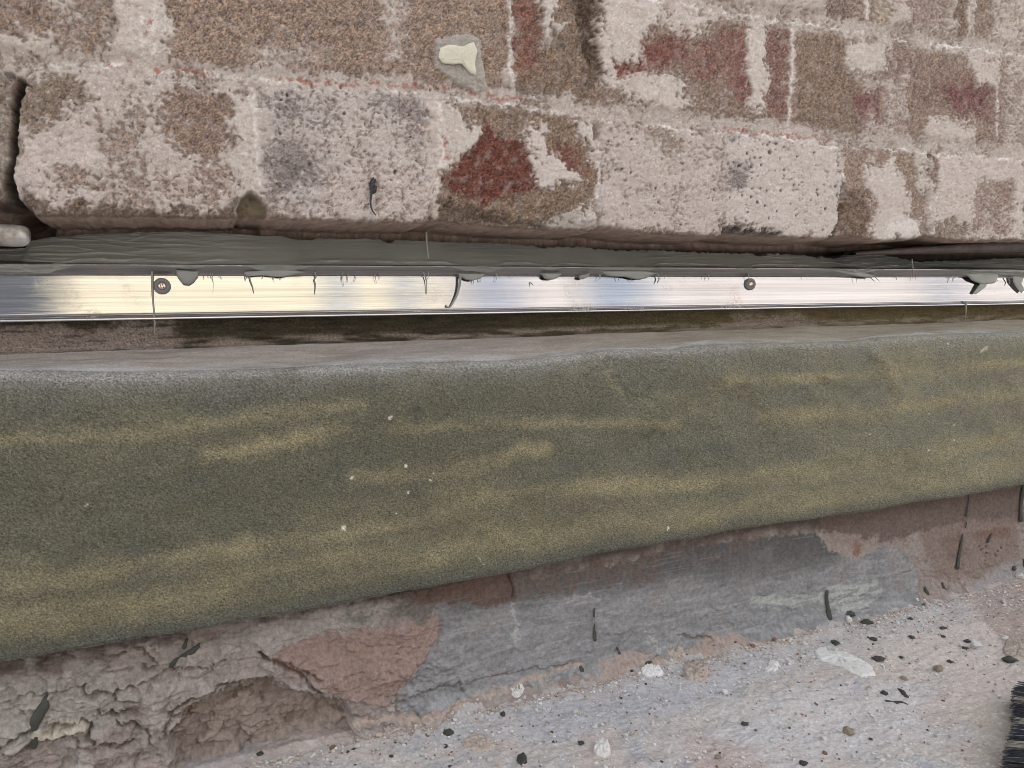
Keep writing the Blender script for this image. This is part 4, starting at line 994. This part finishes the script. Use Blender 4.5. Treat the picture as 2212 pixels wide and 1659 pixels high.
cell, cid, ce = worley(GX, GY, 700, 8)
gcol = gcol*(1+.16*n2+.10*fbm(GX, GY, 900, 2, 146)+.12*(cid-.5))[..., None]
gritm = ss(.0, .5, na+.2)
Hg = gh(GX, GY)+(.5-cell)*.0012*gritm+n2*.0007
farg = ss(.0, .5, np.maximum(np.maximum(GX-.9, -.2-GX), -.5-GY)); Hg *= 1-farg
gro = link('ground', grid_mesh('ground', np.stack([GX, GY, -HG+Hg], -1), gcol, np.full(GX.shape, .6), flip=True), M_ground)
gro['kind'] = 'structure'
def gz(x, y):
    return -HG+float(gh(np.array([x]), np.array([y]))[0])
def gsurf3(v):
    p = on_z(v, -HG); return np.stack([p[:, 0], p[:, 1], -HG+gh(p[:, 0], p[:, 1])], -1)
GS = (gsurf3, (0, 0, 1))
def lsurf(v):
    p = on_y(v, .017)
    def rel(q): return np.array([PL[np.abs(LZ[:, 0]-b).argmin(), np.abs(xl-a).argmin(), 1] for a, b in zip(q[:, 0], q[:, 2])])
    for _ in range(2):
        yy = rel(p); d = ray(v); tt = (yy-CAM[1])/d[:, 1]; p = CAM+d*tt[:, None]
    return p

# ---------------------------------------------------------------- crumbs and droplets
import bmesh
def pebble_mesh(name, seed, sub=2, flat=.6, rough=.25, mat=None, ang=True):
    bm = bmesh.new(); bmesh.ops.create_icosphere(bm, subdivisions=sub, radius=1)
    co = np.array([v.co[:] for v in bm.verts])
    d = 1+rough*fbm(co[:, 0]+seed*3.1, co[:, 1]+co[:, 2]*1.7, 1.3, 3, seed)*2
    if ang:
        rs = np.random.RandomState(seed)
        for _ in range(7):
            nn = rs.normal(size=3); nn /= np.linalg.norm(nn); h = rs.uniform(.55, .85); pr_ = co@nn
            d = np.where(pr_*d > h, h/np.maximum(pr_, .01), d)
    co = co*d[:, None]; co[:, 2] *= flat
    for v, q in zip(bm.verts, co): v.co = q
    me = bpy.data.meshes.new(name); bm.to_mesh(me); bm.free()
    for p in me.polygons: p.use_smooth = not ang
    if mat: me.materials.append(mat)
    return me
def place(name, me, v, r, label, cat, group=None, ry=None, rot=0, sink=.25, zs=1.0, flat=.6):
    p = gsurf3(np.array([v], float))[0]; rad = r*px_size(p)
    o = bpy.data.objects.new(name, me); COL.objects.link(o)
    o.scale = (rad, rad*(ry or 1), rad*zs); o.rotation_euler = (0, 0, rot)
    o.location = (p[0], p[1], p[2]+rad*flat*zs*(1-2*sink)*.5+rad*flat*zs*.2)
    tag(o, label, cat, group); return o
P_dark = [pebble_mesh('sealant_droplet', i+1, 3, .5, .30, M_drop, False) for i in range(7)]
P_white = [pebble_mesh('white_crumb', i+11, 3, .7, .30, M_white) for i in range(4)]
P_crumb = [pebble_mesh('mortar_crumb', i+21, 2, .65, .32, M_crumb) for i in range(4)]
P_tan = [pebble_mesh('pebble', i+31, 3, .75, .2, M_tan) for i in range(2)]
P_rust = [pebble_mesh('brick_crumb', i+41, 2, .6, .3, M_rust) for i in range(2)]
def c8(x, y): return (1097.2+.50396*x, 1371.5+.50396*y)
def k2(x, y): return (548.6+.30554*x, 1152+.30554*y)
def c4(x, y): return (1645.8+.3883*x, 1014.9+.3883*y)
rnp = random.Random(5)
big_dark = [(c8(1403, 38), 8, 1, 'dark grey sealant blob at the upper end of the long white mortar smear'), (c8(1588, 104), 13, .45, 'dark oval sealant blob just right of the long white mortar smear'),
            (c8(2150, 113), 15, .45, 'widest flat dark oval blob near the right edge above the brush'), (c8(1613, 247), 8, .7, 'round dark sealant blob left of the two long smears'),
            (c8(1016, 384), 8, .55, 'dark sealant disc with a pale crumb lying on it'), (c8(1267, 564), 9, .6, 'dark blob cut by the bottom edge left of the grey pebble'),
            (c8(60, 538), 11, 1.2, 'upright dark lump left of the big white chunk'), (c8(313, 467), 7, .7, 'brownish dark droplet up left of the big white chunk'), (c8(200, 455), 5, .8, 'small dark droplet beside the blue grey dust streak'),
            (c8(593, 140), 10, 1.1, 'dark green grey sealant lump leaning on a white mortar lump'), (k2(1373, 1425), 11.5, .62, 'large smooth dark oval droplet on the bare blue grey stone'),
            (k2(1355, 1500), 5, 1, 'dark round droplet left of the round sandy mortar mound'), (k2(1137, 1355), 5, .9, 'dark droplet near the foot of the render left of centre'),
            (k2(1760, 1295), 6, 1, 'dark round droplet below the pale lump at the wall foot'), (k2(1675, 1225), 7, .6, 'dark flat droplet on the wall foot left of a pale lump'),
            (k2(35, 1505), 6, .9, 'dark droplet under the crumbled cavity'), (k2(45, 1612), 7, .8, 'dark grey flattened blob at the lower left of the ground'),
            (c4(580, 867), 14, .4, 'long flat dark blob under the vertical wall drip'), (c4(475, 838), 17, .5, 'dark blob carrying a white crumb at the foot of the wall drip'), (c4(885, 760), 7, .9, 'dark droplet right of the white crumb at the wall foot'),
            (c4(825, 838), 6, .5, 'thin dark droplet on the whitish dust patch'), (c4(1008, 885), 8, .4, 'thin dark droplet right of the whitish dust patch'), (c8(1960, 62), 8, .7, 'dark droplet touching the lower left of the white lump by the right edge'), (c8(1970, 28), 8, .45, 'dark flat droplet behind the white lump by the right edge')]
for i, (v, r, ry, lab) in enumerate(big_dark):
    place('sealant_droplet', P_dark[i % 7], v, r, lab, 'sealant drop', 'dark sealant droplets fallen on the ground', ry=max(.55, ry*1.4), rot=-.4, zs=.75)
small_dark = [c8(*p) for p in ((242, 225), (305, 195), (1555, 445), (908, 508), (1208, 397), (660, 275), (485, 275), (607, 345), (519, 268), (590, 217), (530, 175), (878, 73), (1245, 204), (1427, 218), (873, 240), (1865, 288), (1798, 407), (972, 60), (763, 78), (1563, 24), (1565, 40), (1893, 108), (1688, 95), (658, 548), (238, 258), (214, 265), (192, 268), (188, 414), (1866, 12), (1730, 15), (1015, 127), (93, 385))]
small_dark += [k2(*p) for p in ((1018, 1397), (1000, 1487), (665, 1573), (705, 1547), (970, 1585), (718, 1652), (1385, 1650), (1570, 1322), (1450, 1452))]+[c4(*p) for p in ((978, 705), (805, 716), (590, 940), (625, 950), (1045, 1060), (745, 735))]
sz = [5.5, 4.5, 4, 3.5, 2.5, 3, 3.5, 2.5, 2, 4, 4, 5, 3, 3, 3, 3, 3, 4, 4, 6, 3, 5, 6, 4.5, 3, 2.5, 2.5, 4, 5, 7, 3, 2, 3.7, 3.7, 4.3, 5, 4.3, 3, 4.3, 1.8, 1.8, 6, 3, 3, 7, 6, 3]
for i, v in enumerate(small_dark):
    place('sealant_droplet', P_dark[i % 7], v, sz[i]*.95, 'small dark grey sealant droplet dried on the dusty stone', 'sealant drop', 'small dark sealant droplets', ry=rnp.uniform(.7, 1.2), rot=rnp.uniform(-1, 1), zs=.8)
for v, r, ry, me, nm, lab in ((c8(1457, 416), 13, 1, P_tan[0], 'pebble', 'rounded grey brown pebble alone on the pale dust'), (c8(1358, 443), 9, .9, P_white[1], 'mortar_crumb', 'pale pinkish crumb left of the grey brown pebble'),
                          (c8(1128, 460), 5.5, 1, P_white[2], 'mortar_crumb', 'small white crumb below the dark sealant disc'), (c8(562, 282), 6, .9, P_white[3], 'mortar_crumb', 'smooth white crumb on the blue grey dust'),
                          (c8(932, 247), 10, .9, P_white[1], 'mortar_crumb', 'knobbly white crumb between the sandy mounds and the dark disc'), (c8(1208, 118), 5, .9, P_white[0], 'mortar_crumb', 'white crumb right of the star shaped mortar splash'),
                          (c8(1845, 146), 12, .8, P_tan[1], 'pebble', 'angular tan stone chip right of the long mortar smear'), (c8(2005, 50), 18, .7, P_white[2], 'mortar_lump', 'white mortar lump near the right edge with dark drops beside it'),
                          (c8(2130, 18), 10, .8, P_crumb[1], 'mortar_crumb', 'pale crumb close to the right edge under the shaded corner'), (c8(1695, 188), 8, .9, P_tan[0], 'pebble', 'buff pebble under the tail of the long mortar smear'),
                          (c8(748, 318), 5, 1, P_crumb[0], 'mortar_crumb', 'grey crumb left of a pair on the pink dust'), (c8(790, 322), 6, 1, P_crumb[2], 'mortar_crumb', 'grey crumb right of a pair on the pink dust'),
                          (c8(290, 340), 8, .9, P_crumb[3], 'mortar_crumb', 'greenish pale crumb lying on the pink dust left of centre'), (c8(370, 400), 8, 1.1, P_crumb[1], 'mortar_crumb', 'pale green crumb above the big white chunk'),
                          (c8(903, 525), 8, .9, P_tan[1], 'pebble', 'pinkish buff pebble near the bottom edge below the dark disc'), (c8(1062, 411), 4, .8, P_rust[0], 'brick_crumb', 'tiny rust brown crumb under the dark sealant disc'),
                          (c8(1358, 506), 6, .9, P_rust[1], 'brick_crumb', 'reddish brick crumb below the grey brown pebble'), (c8(1140, 38), 8, .7, P_rust[0], 'brick_crumb', 'dark brown crumb left of the long mortar smear'),
                          (c8(1050, 60), 7.5, .8, P_rust[1], 'brick_crumb', 'rounded brown crumb on the blue grey stone by the wall foot'), (c8(1110, 515), 7, .6, P_crumb[2], 'mortar_crumb', 'grey crumb near the bottom edge centre'),
                          (c8(1272, 42), 6, 1, P_white[0], 'mortar_crumb', 'white crumb left of the upper end of the long mortar smear'), (c8(345, 188), 10, .5, P_tan[0], 'pebble', 'flat brown pebble at the foot of the slanting wall drip'),
                          (k2(555, 1547), 9, .9, P_rust[0], 'brick_crumb', 'red brown brick crumb at the lower left'), (k2(735, 1522), 9, .8, P_crumb[0], 'mortar_crumb', 'pale crumb right of the red brown brick crumb'),
                          (k2(1580, 1240), 5, 1, P_crumb[3], 'mortar_crumb', 'pale crumb under the pale lump at the wall foot'), (k2(1395, 1310), 7, .9, P_crumb[1], 'mortar_crumb', 'pale crumb cluster by the wall foot'),
                          (k2(1195, 1340), 7, .8, P_crumb[2], 'mortar_crumb', 'pale crumb right of the dark droplet at the render foot'), (k2(1670, 1615), 8, 1, P_crumb[0], 'mortar_crumb', 'round buff crumb left of the upright dark lump'), (k2(1225, 1437), 5, 1, P_rust[1], 'brick_crumb', 'brown crumb left of the sandy mound'),
                          (c4(845, 755), 11, .7, P_white[0], 'mortar_crumb', 'white crumb at the wall foot below the right hand drips'), (c4(482, 862), 11, .7, P_white[3], 'mortar_crumb', 'white crumb sitting on the dark blob under the wall drip'),
                          (c4(1430, 620), 12, .8, P_white[1], 'mortar_lump', 'pale lump in the corner at the right edge of the wall foot'), (c4(1345, 745), 10, .5, P_crumb[2], 'mortar_crumb', 'flat whitish crumb in the shaded corner'),
                          (c4(1075, 1065), 5, .8, P_white[2], 'mortar_crumb', 'small white crumb right of a flat dark droplet'), (c4(240, 972), 6, 1.1, P_white[3], 'mortar_crumb', 'white crumb on the pink sand by the wall foot'), (c8(1016, 380), 4, .8, P_white[2], 'mortar_crumb', 'pale crumb resting on the dark sealant disc')):
    place(nm, me, v, r, lab, 'pebble' if nm == 'pebble' else 'crumb', ry=ry, rot=rnp.uniform(-.8, .8), sink=.15)
# mounds of mortar stuck to the stone
def el(cx, cy, rx, ry, n=14, j=.15, seed=0):
    q = random.Random(seed); return [(cx+rx*math.cos(a)*(1+q.uniform(-j, j)), cy+ry*math.sin(a)*(1+q.uniform(-j, j))) for a in [2*math.pi*k/n for k in range(n)]]
for i, (o_, th, mt, lab) in enumerate(((el(*c8(404, 497), 19, 17, seed=1), .0050, M_white, 'big rough white mortar chunk at the bottom centre'),
                         ([c8(*q) for q in ((1315, 60), (1345, 52), (1370, 72), (1450, 70), (1480, 90), (1560, 130), (1578, 168), (1530, 190), (1440, 147), (1340, 108), (1312, 78))], .0022, M_white, 'long white crumbly mortar smear on the stone right of centre'),
                         (el(*c8(1135, 141), 14, 11, n=18, j=.35, seed=2), .0022, M_white, 'star shaped white mortar splash on the blue grey stone'),
                         (el(*c8(700, 92), 30, 19, seed=3), .0060, M_sand, 'sandy white mortar lump against the foot of the wall'),
                         (el(*c8(808, 168), 29, 19, seed=4), .0045, M_sand, 'round pale mortar mound in front of the sandy lump'),
                         (el(*c8(618, 170), 25, 10, seed=5), .0035, M_white, 'low white mortar lump under the dark green lump'),
                         (el(*c8(35, 268), 17, 12, seed=6), .0045, M_crumb, 'pale grey mortar lump at the wall foot left of centre'),
                         (el(*k2(1590, 1488), 34, 19, n=20, j=.1, seed=7), .0024, M_sand, 'flat round sandy mortar mound near the bottom edge'),
                         (el(*c8(2190, 60), 40, 26, seed=8), .0030, M_sand, 'pinkish crumbly mortar patch cut by the right edge'),
                         (el(735, 1555, 40, 12, n=18, seed=9), .0030, M_sand, 'flaking pale plaster shard right of the cavity'))):
    ob = dome_obj('mortar_lump', o_, GS, th, mt, None, rag=.12, seed=20+i, edge=.35, bump=.45, bscale=420, rings=12, sub=8); tag(ob, lab, 'mortar lump')
# long smears lying on the ground
def smear(pts, rad, lab, surf='g', mat=M_drop, sq=.5, name='sealant_smear', cat='sealant smear', group=None):
    if surf == 'g': p = gsurf3(np.array(pts, float)); nn = (0, 0, 1)
    else: p = lsurf(np.array(pts, float)); p[:, 1] = np.minimum(p[:, 1], p[:, 1].mean()+.002)-.0012; nn = (0, -1, 0)
    s = px_size(p[0]); path = smoothpath(p, 5); tr = np.interp(np.linspace(0, 1, len(path)), np.linspace(0, 1, len(rad)), rad)*s
    tr = tr*(1+.12*fbm(path[:, 0]*1000, path[:, 2]*1000+path[:, 1]*1000, .6, 2, len(pts)))
    V, Q, T = tube(path, tr, 12, sq, nn); o = V.mean(0)
    ob = link(name, raw_mesh(name, V-o, [Q, T]), mat); ob.location = tuple(o); tag(ob, lab, cat, group); return ob
smear([c8(1672, 234), c8(1690, 246), c8(1700, 262), c8(1714, 270)], [3, 6, 5, 4], 'kinked dark smear above a straight one on the stone')
smear([c8(1620, 281), c8(1660, 286), c8(1690, 292), c8(1715, 298)], [3.5, 4.5, 4, 1], 'straight thin dark smear pointing right on the stone')
smear([c8(400, 547), c8(430, 544)], [1.6, 1.4], 'short brown twig below the big white chunk', mat=M_tan, sq=1, name='twig', cat='twig')
def drip(pts, rad, lab): return smear(pts, rad, lab, 'w', name='sealant_drip', cat='sealant drip', group='dark sealant drips on the lower wall')
drip(m1([(418, 935), (400, 980), (388, 1060), (345, 1120), (305, 1200), (300, 1265)]), [2, 4, 11, 12, 10, 6], 'biggest dark drip at the far left of the lower wall')
drip(m1([(318, 1325), (308, 1375), (298, 1420)]), [3, 7, 5], 'short dark drip right below the biggest one')
drip(m1([(1632, 462), (1615, 510), (1602, 550)]), [2, 4, 5], 'small upright dark drip above the slanting one at left')
drip(m1([(1745, 512), (1700, 560), (1640, 598), (1565, 622), (1515, 670), (1488, 712)]), [3, 7, 7, 1.5, 5, 5.5], 'long slanting pinched drip under the flashing at left')
drip(m1([(1262, 455), (1262, 490)]), [5, 5.5], 'round dark drop at the flashing edge at left')
c3 = lambda x, y: (1097.2+.3386*x, 1097.2+.3386*y)
drip([c3(547, 638), c3(545, 665), c3(543, 692)], [1.6, 2.3, 2.6], 'upper short piece of the broken drip on grey render')
drip([c3(547, 734), c3(546, 770), c3(548, 800), c3(551, 842)], [1.5, 2.2, 4.2, 4.2], 'lower club shaped piece of the broken drip on grey render')
drip([c3(689, 884), c3(697, 902)], [2, 2.8], 'tiny dark drip above a round drop on grey render')
drip([c3(704, 914), c3(708, 926)], [3.0, 3.0], 'round dark drop low on the grey render')
drip([c3(455, 1003), c3(465, 1025), c3(480, 1057)], [3.5, 5, 1.8], 'slanting dark drip above the sandy band')
drip([c4(357, 672), c4(353, 710), c4(360, 760), c4(372, 828)], [4, 4.8, 5, 7.5], 'long dark drip over the whitish brush marks')
drip([c4(1111, 357), c4(1100, 420), c4(1090, 480), c4(1082, 545)], [1.8, 3.2, 4.0, 5], 'tall thin drip on the pinkish brick at right')
drip([c4(1132, 290), c4(1127, 320)], [1.8, 1.2], 'short thin dash above the tall thin drip')
drip([c4(1148, 130), c4(1140, 200), c4(1130, 255)], [1.2, 1.6, 3], 'thin dark drip directly below the flashing edge at right')
drip([c4(1452, 75), c4(1440, 150), c4(1432, 220), c4(1436, 280)], [4, 5, 3.5, 6.5], 'thick dark drip at the right edge of the picture')
drip([c4(1275, 348), c4(1262, 375), c4(1250, 400)], [1.5, 2.5, 3.8], 'small drip on the rusty brown stain at right')
drip([c4(900, 650), c4(908, 675), c4(925, 702)], [3, 4.5, 4], 'left one of two leaning drips near the wall foot')
drip([c4(998, 625), c4(1005, 655), c4(1018, 685)], [2.5, 4.5, 4.5], 'right one of two leaning drips near the wall foot')
drip([c4(1395, 538), c4(1400, 552)], [5, 5.5], 'round dark drop low in the right corner')
drip([c4(1452, 495), c4(1456, 540)], [3, 4], 'dark drip cut by the right edge above the corner lump')

# scattered small crumbs: nearest and largest as things of their own
def inside(v): return True
spots = []
while len(spots) < 130:
    x = rnp.uniform(250, 2205); lo_ = 1248+(2209-x)*.235
    f = rnp.random()**1.6
    y = lo_+8+f*(1650-lo_)
    if y > 1655 or lo_ > 1640: continue
    spots.append((x, y))
for i, v in enumerate(spots):
    k = rnp.random(); me = rnp.choice(P_crumb if k < .7 else (P_white if k < .88 else P_rust)); brick = me in P_rust
    place('brick_crumb' if brick else 'mortar_crumb', me, v, rnp.uniform(1.6, 4.2)*(1.0 if rnp.random() < .85 else 1.4),
          'tiny brown brick crumb among the dust on the stone' if brick else 'tiny pale mortar crumb among the dust on the stone', 'crumb',
          'tiny brown crumbs scattered on the ground' if brick else 'tiny pale crumbs scattered on the ground', ry=rnp.uniform(.6, 1.1), rot=rnp.uniform(0, 3), sink=.1)
# grit too fine to count
def grit(name, n, mat, seed, rmin, rmax, label, pw=1.7):
    rs = np.random.RandomState(seed); me0 = pebble_mesh('tmp', seed, 1, .7, .3, None)
    v0 = np.array([v.co[:] for v in me0.vertices]); f0 = np.array([p.vertices[:] for p in me0.polygons]); Vs = []; Fs = []; o = 0
    bpy.data.meshes.remove(me0)
    X = rs.uniform(-.08, .78, n*3); Y = YL1-.012-rs.uniform(0, 1, n*3)**pw*.34
    dens = fbm(X, Y, 25, 3, seed+5)+rs.uniform(-.5, .5, n*3); k = np.argsort(-dens)[:n]; X = X[k]; Y = Y[k]; Z = gh(X, Y)-HG
    for x, y, z in zip(X, Y, Z):
        r = rmin+(rmax-rmin)*rs.random_sample()**3.2; a = rs.uniform(0, 6.28); ca, sa = math.cos(a), math.sin(a)
        q = v0*np.array([r, r*rs.uniform(.5, 1), r]); q = np.stack([q[:, 0]*ca-q[:, 1]*sa+x, q[:, 0]*sa+q[:, 1]*ca+y, q[:, 2]+z+r*.3], -1)
        Vs.append(q); Fs.append(f0+o); o += len(q)
    ob = link(name, raw_mesh(name, np.concatenate(Vs), np.concatenate(Fs), False), mat); tag(ob, label, 'grit', kind='stuff')
grit('pale_grit', 6000, M_crumb, 51, .0005, .0019, 'fine pale grit scattered over the dusty stone')
grit('dark_grit', 1600, M_rust, 52, .0004, .0013, 'fine brown grit scattered over the dusty stone')

grit('foot_grit', 5000, M_sand, 53, .0005, .0020, 'sandy grit piled along the foot of the lower wall', 7.0)
# ================================================================ BRUSH at the lower right
ba = gsurf3(np.array([(2192, 1506)], float))[0]; bb = gsurf3(np.array([(2166, 1700)], float))[0]
dirp = gsurf3(np.array([(2330, 1560)], float))[0]-gsurf3(np.array([(2185, 1545)], float))[0]
dirp[2] = 0; dirp /= np.linalg.norm(dirp)
acr = bb-ba; wdt = np.linalg.norm(acr)
brush = empty('brush', tuple(ba)); tag(brush, 'dark bristled brush poking in at the lower right corner', 'brush')
parts = {0: [], 1: []}
rb_ = random.Random(3); BL = .055
for i in range(2600):
    s = rb_.random(); h = rb_.random()*.016
    tip = ba+acr*s-dirp*(rb_.uniform(-.004, .0012)+.0015*math.sin(s*9))+dirp*(.010*max(0, (.12-s)/.12)**2)
    tip = tip+np.array([0, 0, .001+h])
    root = tip+dirp*BL; root[2] = tip[2]*.4+(ba[2]+.014)*.6
    root = root+acr*(.5-s)*.15+np.array([0, 0, rb_.uniform(-.001, .001)])
    mid = (tip+root)/2+np.array([rb_.uniform(-1, 1), rb_.uniform(-1, 1), rb_.uniform(-1, 1)])*.0011
    pale = (math.sin(s*23+1.0) > .62 and rb_.random() < .8) or rb_.random() < .06
    parts[1 if pale else 0].append(tube(smoothpath(np.array([tip, mid, root]), 2), [.00010, .00022, .00025, .00025, .00025], 4))
for k, m_, nm in ((0, plain('blue_black_bristle', (.028, .034, .050), .35, .5, 0, .4, 60), 'bristles'), (1, plain('cream_bristle', (.40, .37, .32), .5, .3, 0, .3, 60), 'pale_bristles')):
    V, Fc = join(parts[k]); ob = link(nm, raw_mesh(nm, V, Fc), m_, brush); ob['kind'] = 'stuff'
side = acr/wdt; upv = np.array([0, 0, 1.0])
def obox(c0, a, b, h, mat, nm):
    V = np.array([c0+a*i+b*j+upv*k for i in (0, 1) for j in (0, 1) for k in (h[0], h[1])]); Q = box(0, 1, 0, 1, 0, 1)[1]
    ob = link(nm, raw_mesh(nm, V, Q, False), mat, brush); mo = ob.modifiers.new('b', 'BEVEL'); mo.width = .003; mo.segments = 3
fe = ba+dirp*(BL-.004)+acr*.05
obox(fe, dirp*.03, acr*.9, (.002, .022), plain('ferrule_metal', (.5, .5, .5), .3, .5, 1), 'ferrule')
obox(fe+dirp*.03+acr*.2, dirp*.10, acr*.5, (.004, .020), plain('wooden_handle', (.42, .26, .13), .5, .4), 'handle')

# ================================================================ ADDED BLOCKS BEHIND THE CAMERA (shaped and toned for the bar's reflection, warm bounce)
M_hw = plain('cream_render', (.33, .305, .24), .9, .2, 0, .06, 2, .002, 40); M_hp = plain('pinkish_render', (.275, .26, .255), .9, .2, 0, .06, 2, .002, 40)
M_hb = plain('blue_grey_band', (.135, .16, .20), .6, .3, 0, .08, 2, .001, 40); M_hd = plain('dark_band', (.035, .04, .05), .6, .3, 0, .08, 2, .001, 40)
M_hg = plain('grey_band', (.15, .165, .20), .6, .3, 0, .08, 2, .001, 40)
M_rf = plain('roof_felt', (.10, .10, .10), .8, .3, 0, .2, 3, .01, 20)
def backdrop(x0, x1, y, h, mat, bays, lab):
    e = empty('backdrop', ((x0+x1)/2, y-2, -HG)); tag(e, lab, 'backdrop', 'added blocks mirrored in the bar')
    V, Q, T = box(x0, x1, y-5, y, -HG, h); link('wall', raw_mesh('wall', V, Q, False), mat, e)
    V, Q, T = box(x0-.05, x1+.05, y-5.1, y+.12, h+.003, h+.14); link('roof', raw_mesh('roof', V, Q, False), M_rf, e)
    for a, b, m_ in bays:  # upright panels placed to give the tone bands mirrored in the bar
        V, Fc = join([box(a, b, y+.003, y+.04, -HG+.02, h-.25)]+[box(a+.03, b-.03, y+.042, y+.055, z, z+.06) for z in np.arange(-.1, h-.4, .3)])
        link('panel', raw_mesh('panel', V, Fc, False), m_, e)
backdrop(-6.5, 2.55, -7.5, 5.6, M_hw, [(-4.9, -1.22, M_hd), (1.29, 1.50, M_hb), (2.02, 2.25, M_hb)], 'cream warehouse added straight across to mirror in the bar, one wide dark door')
backdrop(2.6, 6.2, -7.5, 5.2, M_hp, [(2.86, 3.52, M_hg), (4.42, 5.30, M_hb)], 'pale warehouse added second along to mirror in the bar')
backdrop(6.25, 22, -7.5, 5.4, M_hp, [(10.4, 11.0, M_hg)], 'long pale warehouse added furthest along to mirror in the bar')

# small look-alikes: say which larger thing each lies nearest to
def short(o): return o['label']
marks = [(o, np.array(o.location)) for o in COL.objects if o.parent is None and o.get('category') in ('mortar lump',) ]
names = {'big rough white mortar chunk at the bottom centre': 'big white chunk', 'long white crumbly mortar smear on the stone right of centre': 'long white smear', 'star shaped white mortar splash on the blue grey stone': 'star shaped splash',
         'sandy white mortar lump against the foot of the wall': 'sandy wall foot lump', 'round pale mortar mound in front of the sandy lump': 'round pale mound', 'low white mortar lump under the dark green lump': 'low white lump',
         'pale grey mortar lump at the wall foot left of centre': 'pale grey lump', 'flat round sandy mortar mound near the bottom edge': 'flat sandy mound', 'pinkish crumbly mortar patch cut by the right edge': 'right edge patch', 'flaking pale plaster shard right of the cavity': 'flaking plaster shard'}
LM = [(names[o['label']], p) for o, p in marks if o['label'] in names]
def pix(p):
    d = np.asarray(p)-CAM; z = d@fw; return np.array([512+FPX*(d@rt)/z, 384-FPX*(d@up)/z])
LMP = [(n_, pix(p)) for n_, p in LM]
small = [o for o in COL.objects if o.get('group') in ('small dark sealant droplets', 'tiny pale crumbs scattered on the ground', 'tiny brown crumbs scattered on the ground')]
book = {}
for o in small:
    q = pix(o.location); n_, lp = min(LMP, key=lambda a: np.hypot(*(a[1]-q)))
    dx, dy = q-lp; di = ('right of' if dx > 0 else 'left of') if abs(dx) > 1.3*abs(dy) else ('below' if dy > 0 else 'above')
    what = 'dark droplet' if 'droplet' in o['label'] else ('brown crumb' if 'brown' in o['label'] else 'pale crumb')
    book.setdefault((what, di, n_), []).append((float(np.hypot(dx, dy)), o))
ORD = ['nearest', 'second', 'third', 'fourth', 'fifth', 'sixth', 'seventh', 'eighth', 'ninth', 'tenth', 'eleventh', 'twelfth', 'thirteenth', 'fourteenth', 'fifteenth', 'sixteenth', 'seventeenth', 'eighteenth', 'nineteenth', 'twentieth']
for (what, di, n_), L_ in book.items():
    for i, (d_, o) in enumerate(sorted(L_, key=lambda a: a[0])):
        o['label'] = ('tiny ' if what != 'dark droplet' else 'small ')+what+' '+di+' the '+n_+', '+(ORD[i] if i < 20 else 'farther than the twentieth')+(' to it' if i == 0 else ' nearest there')
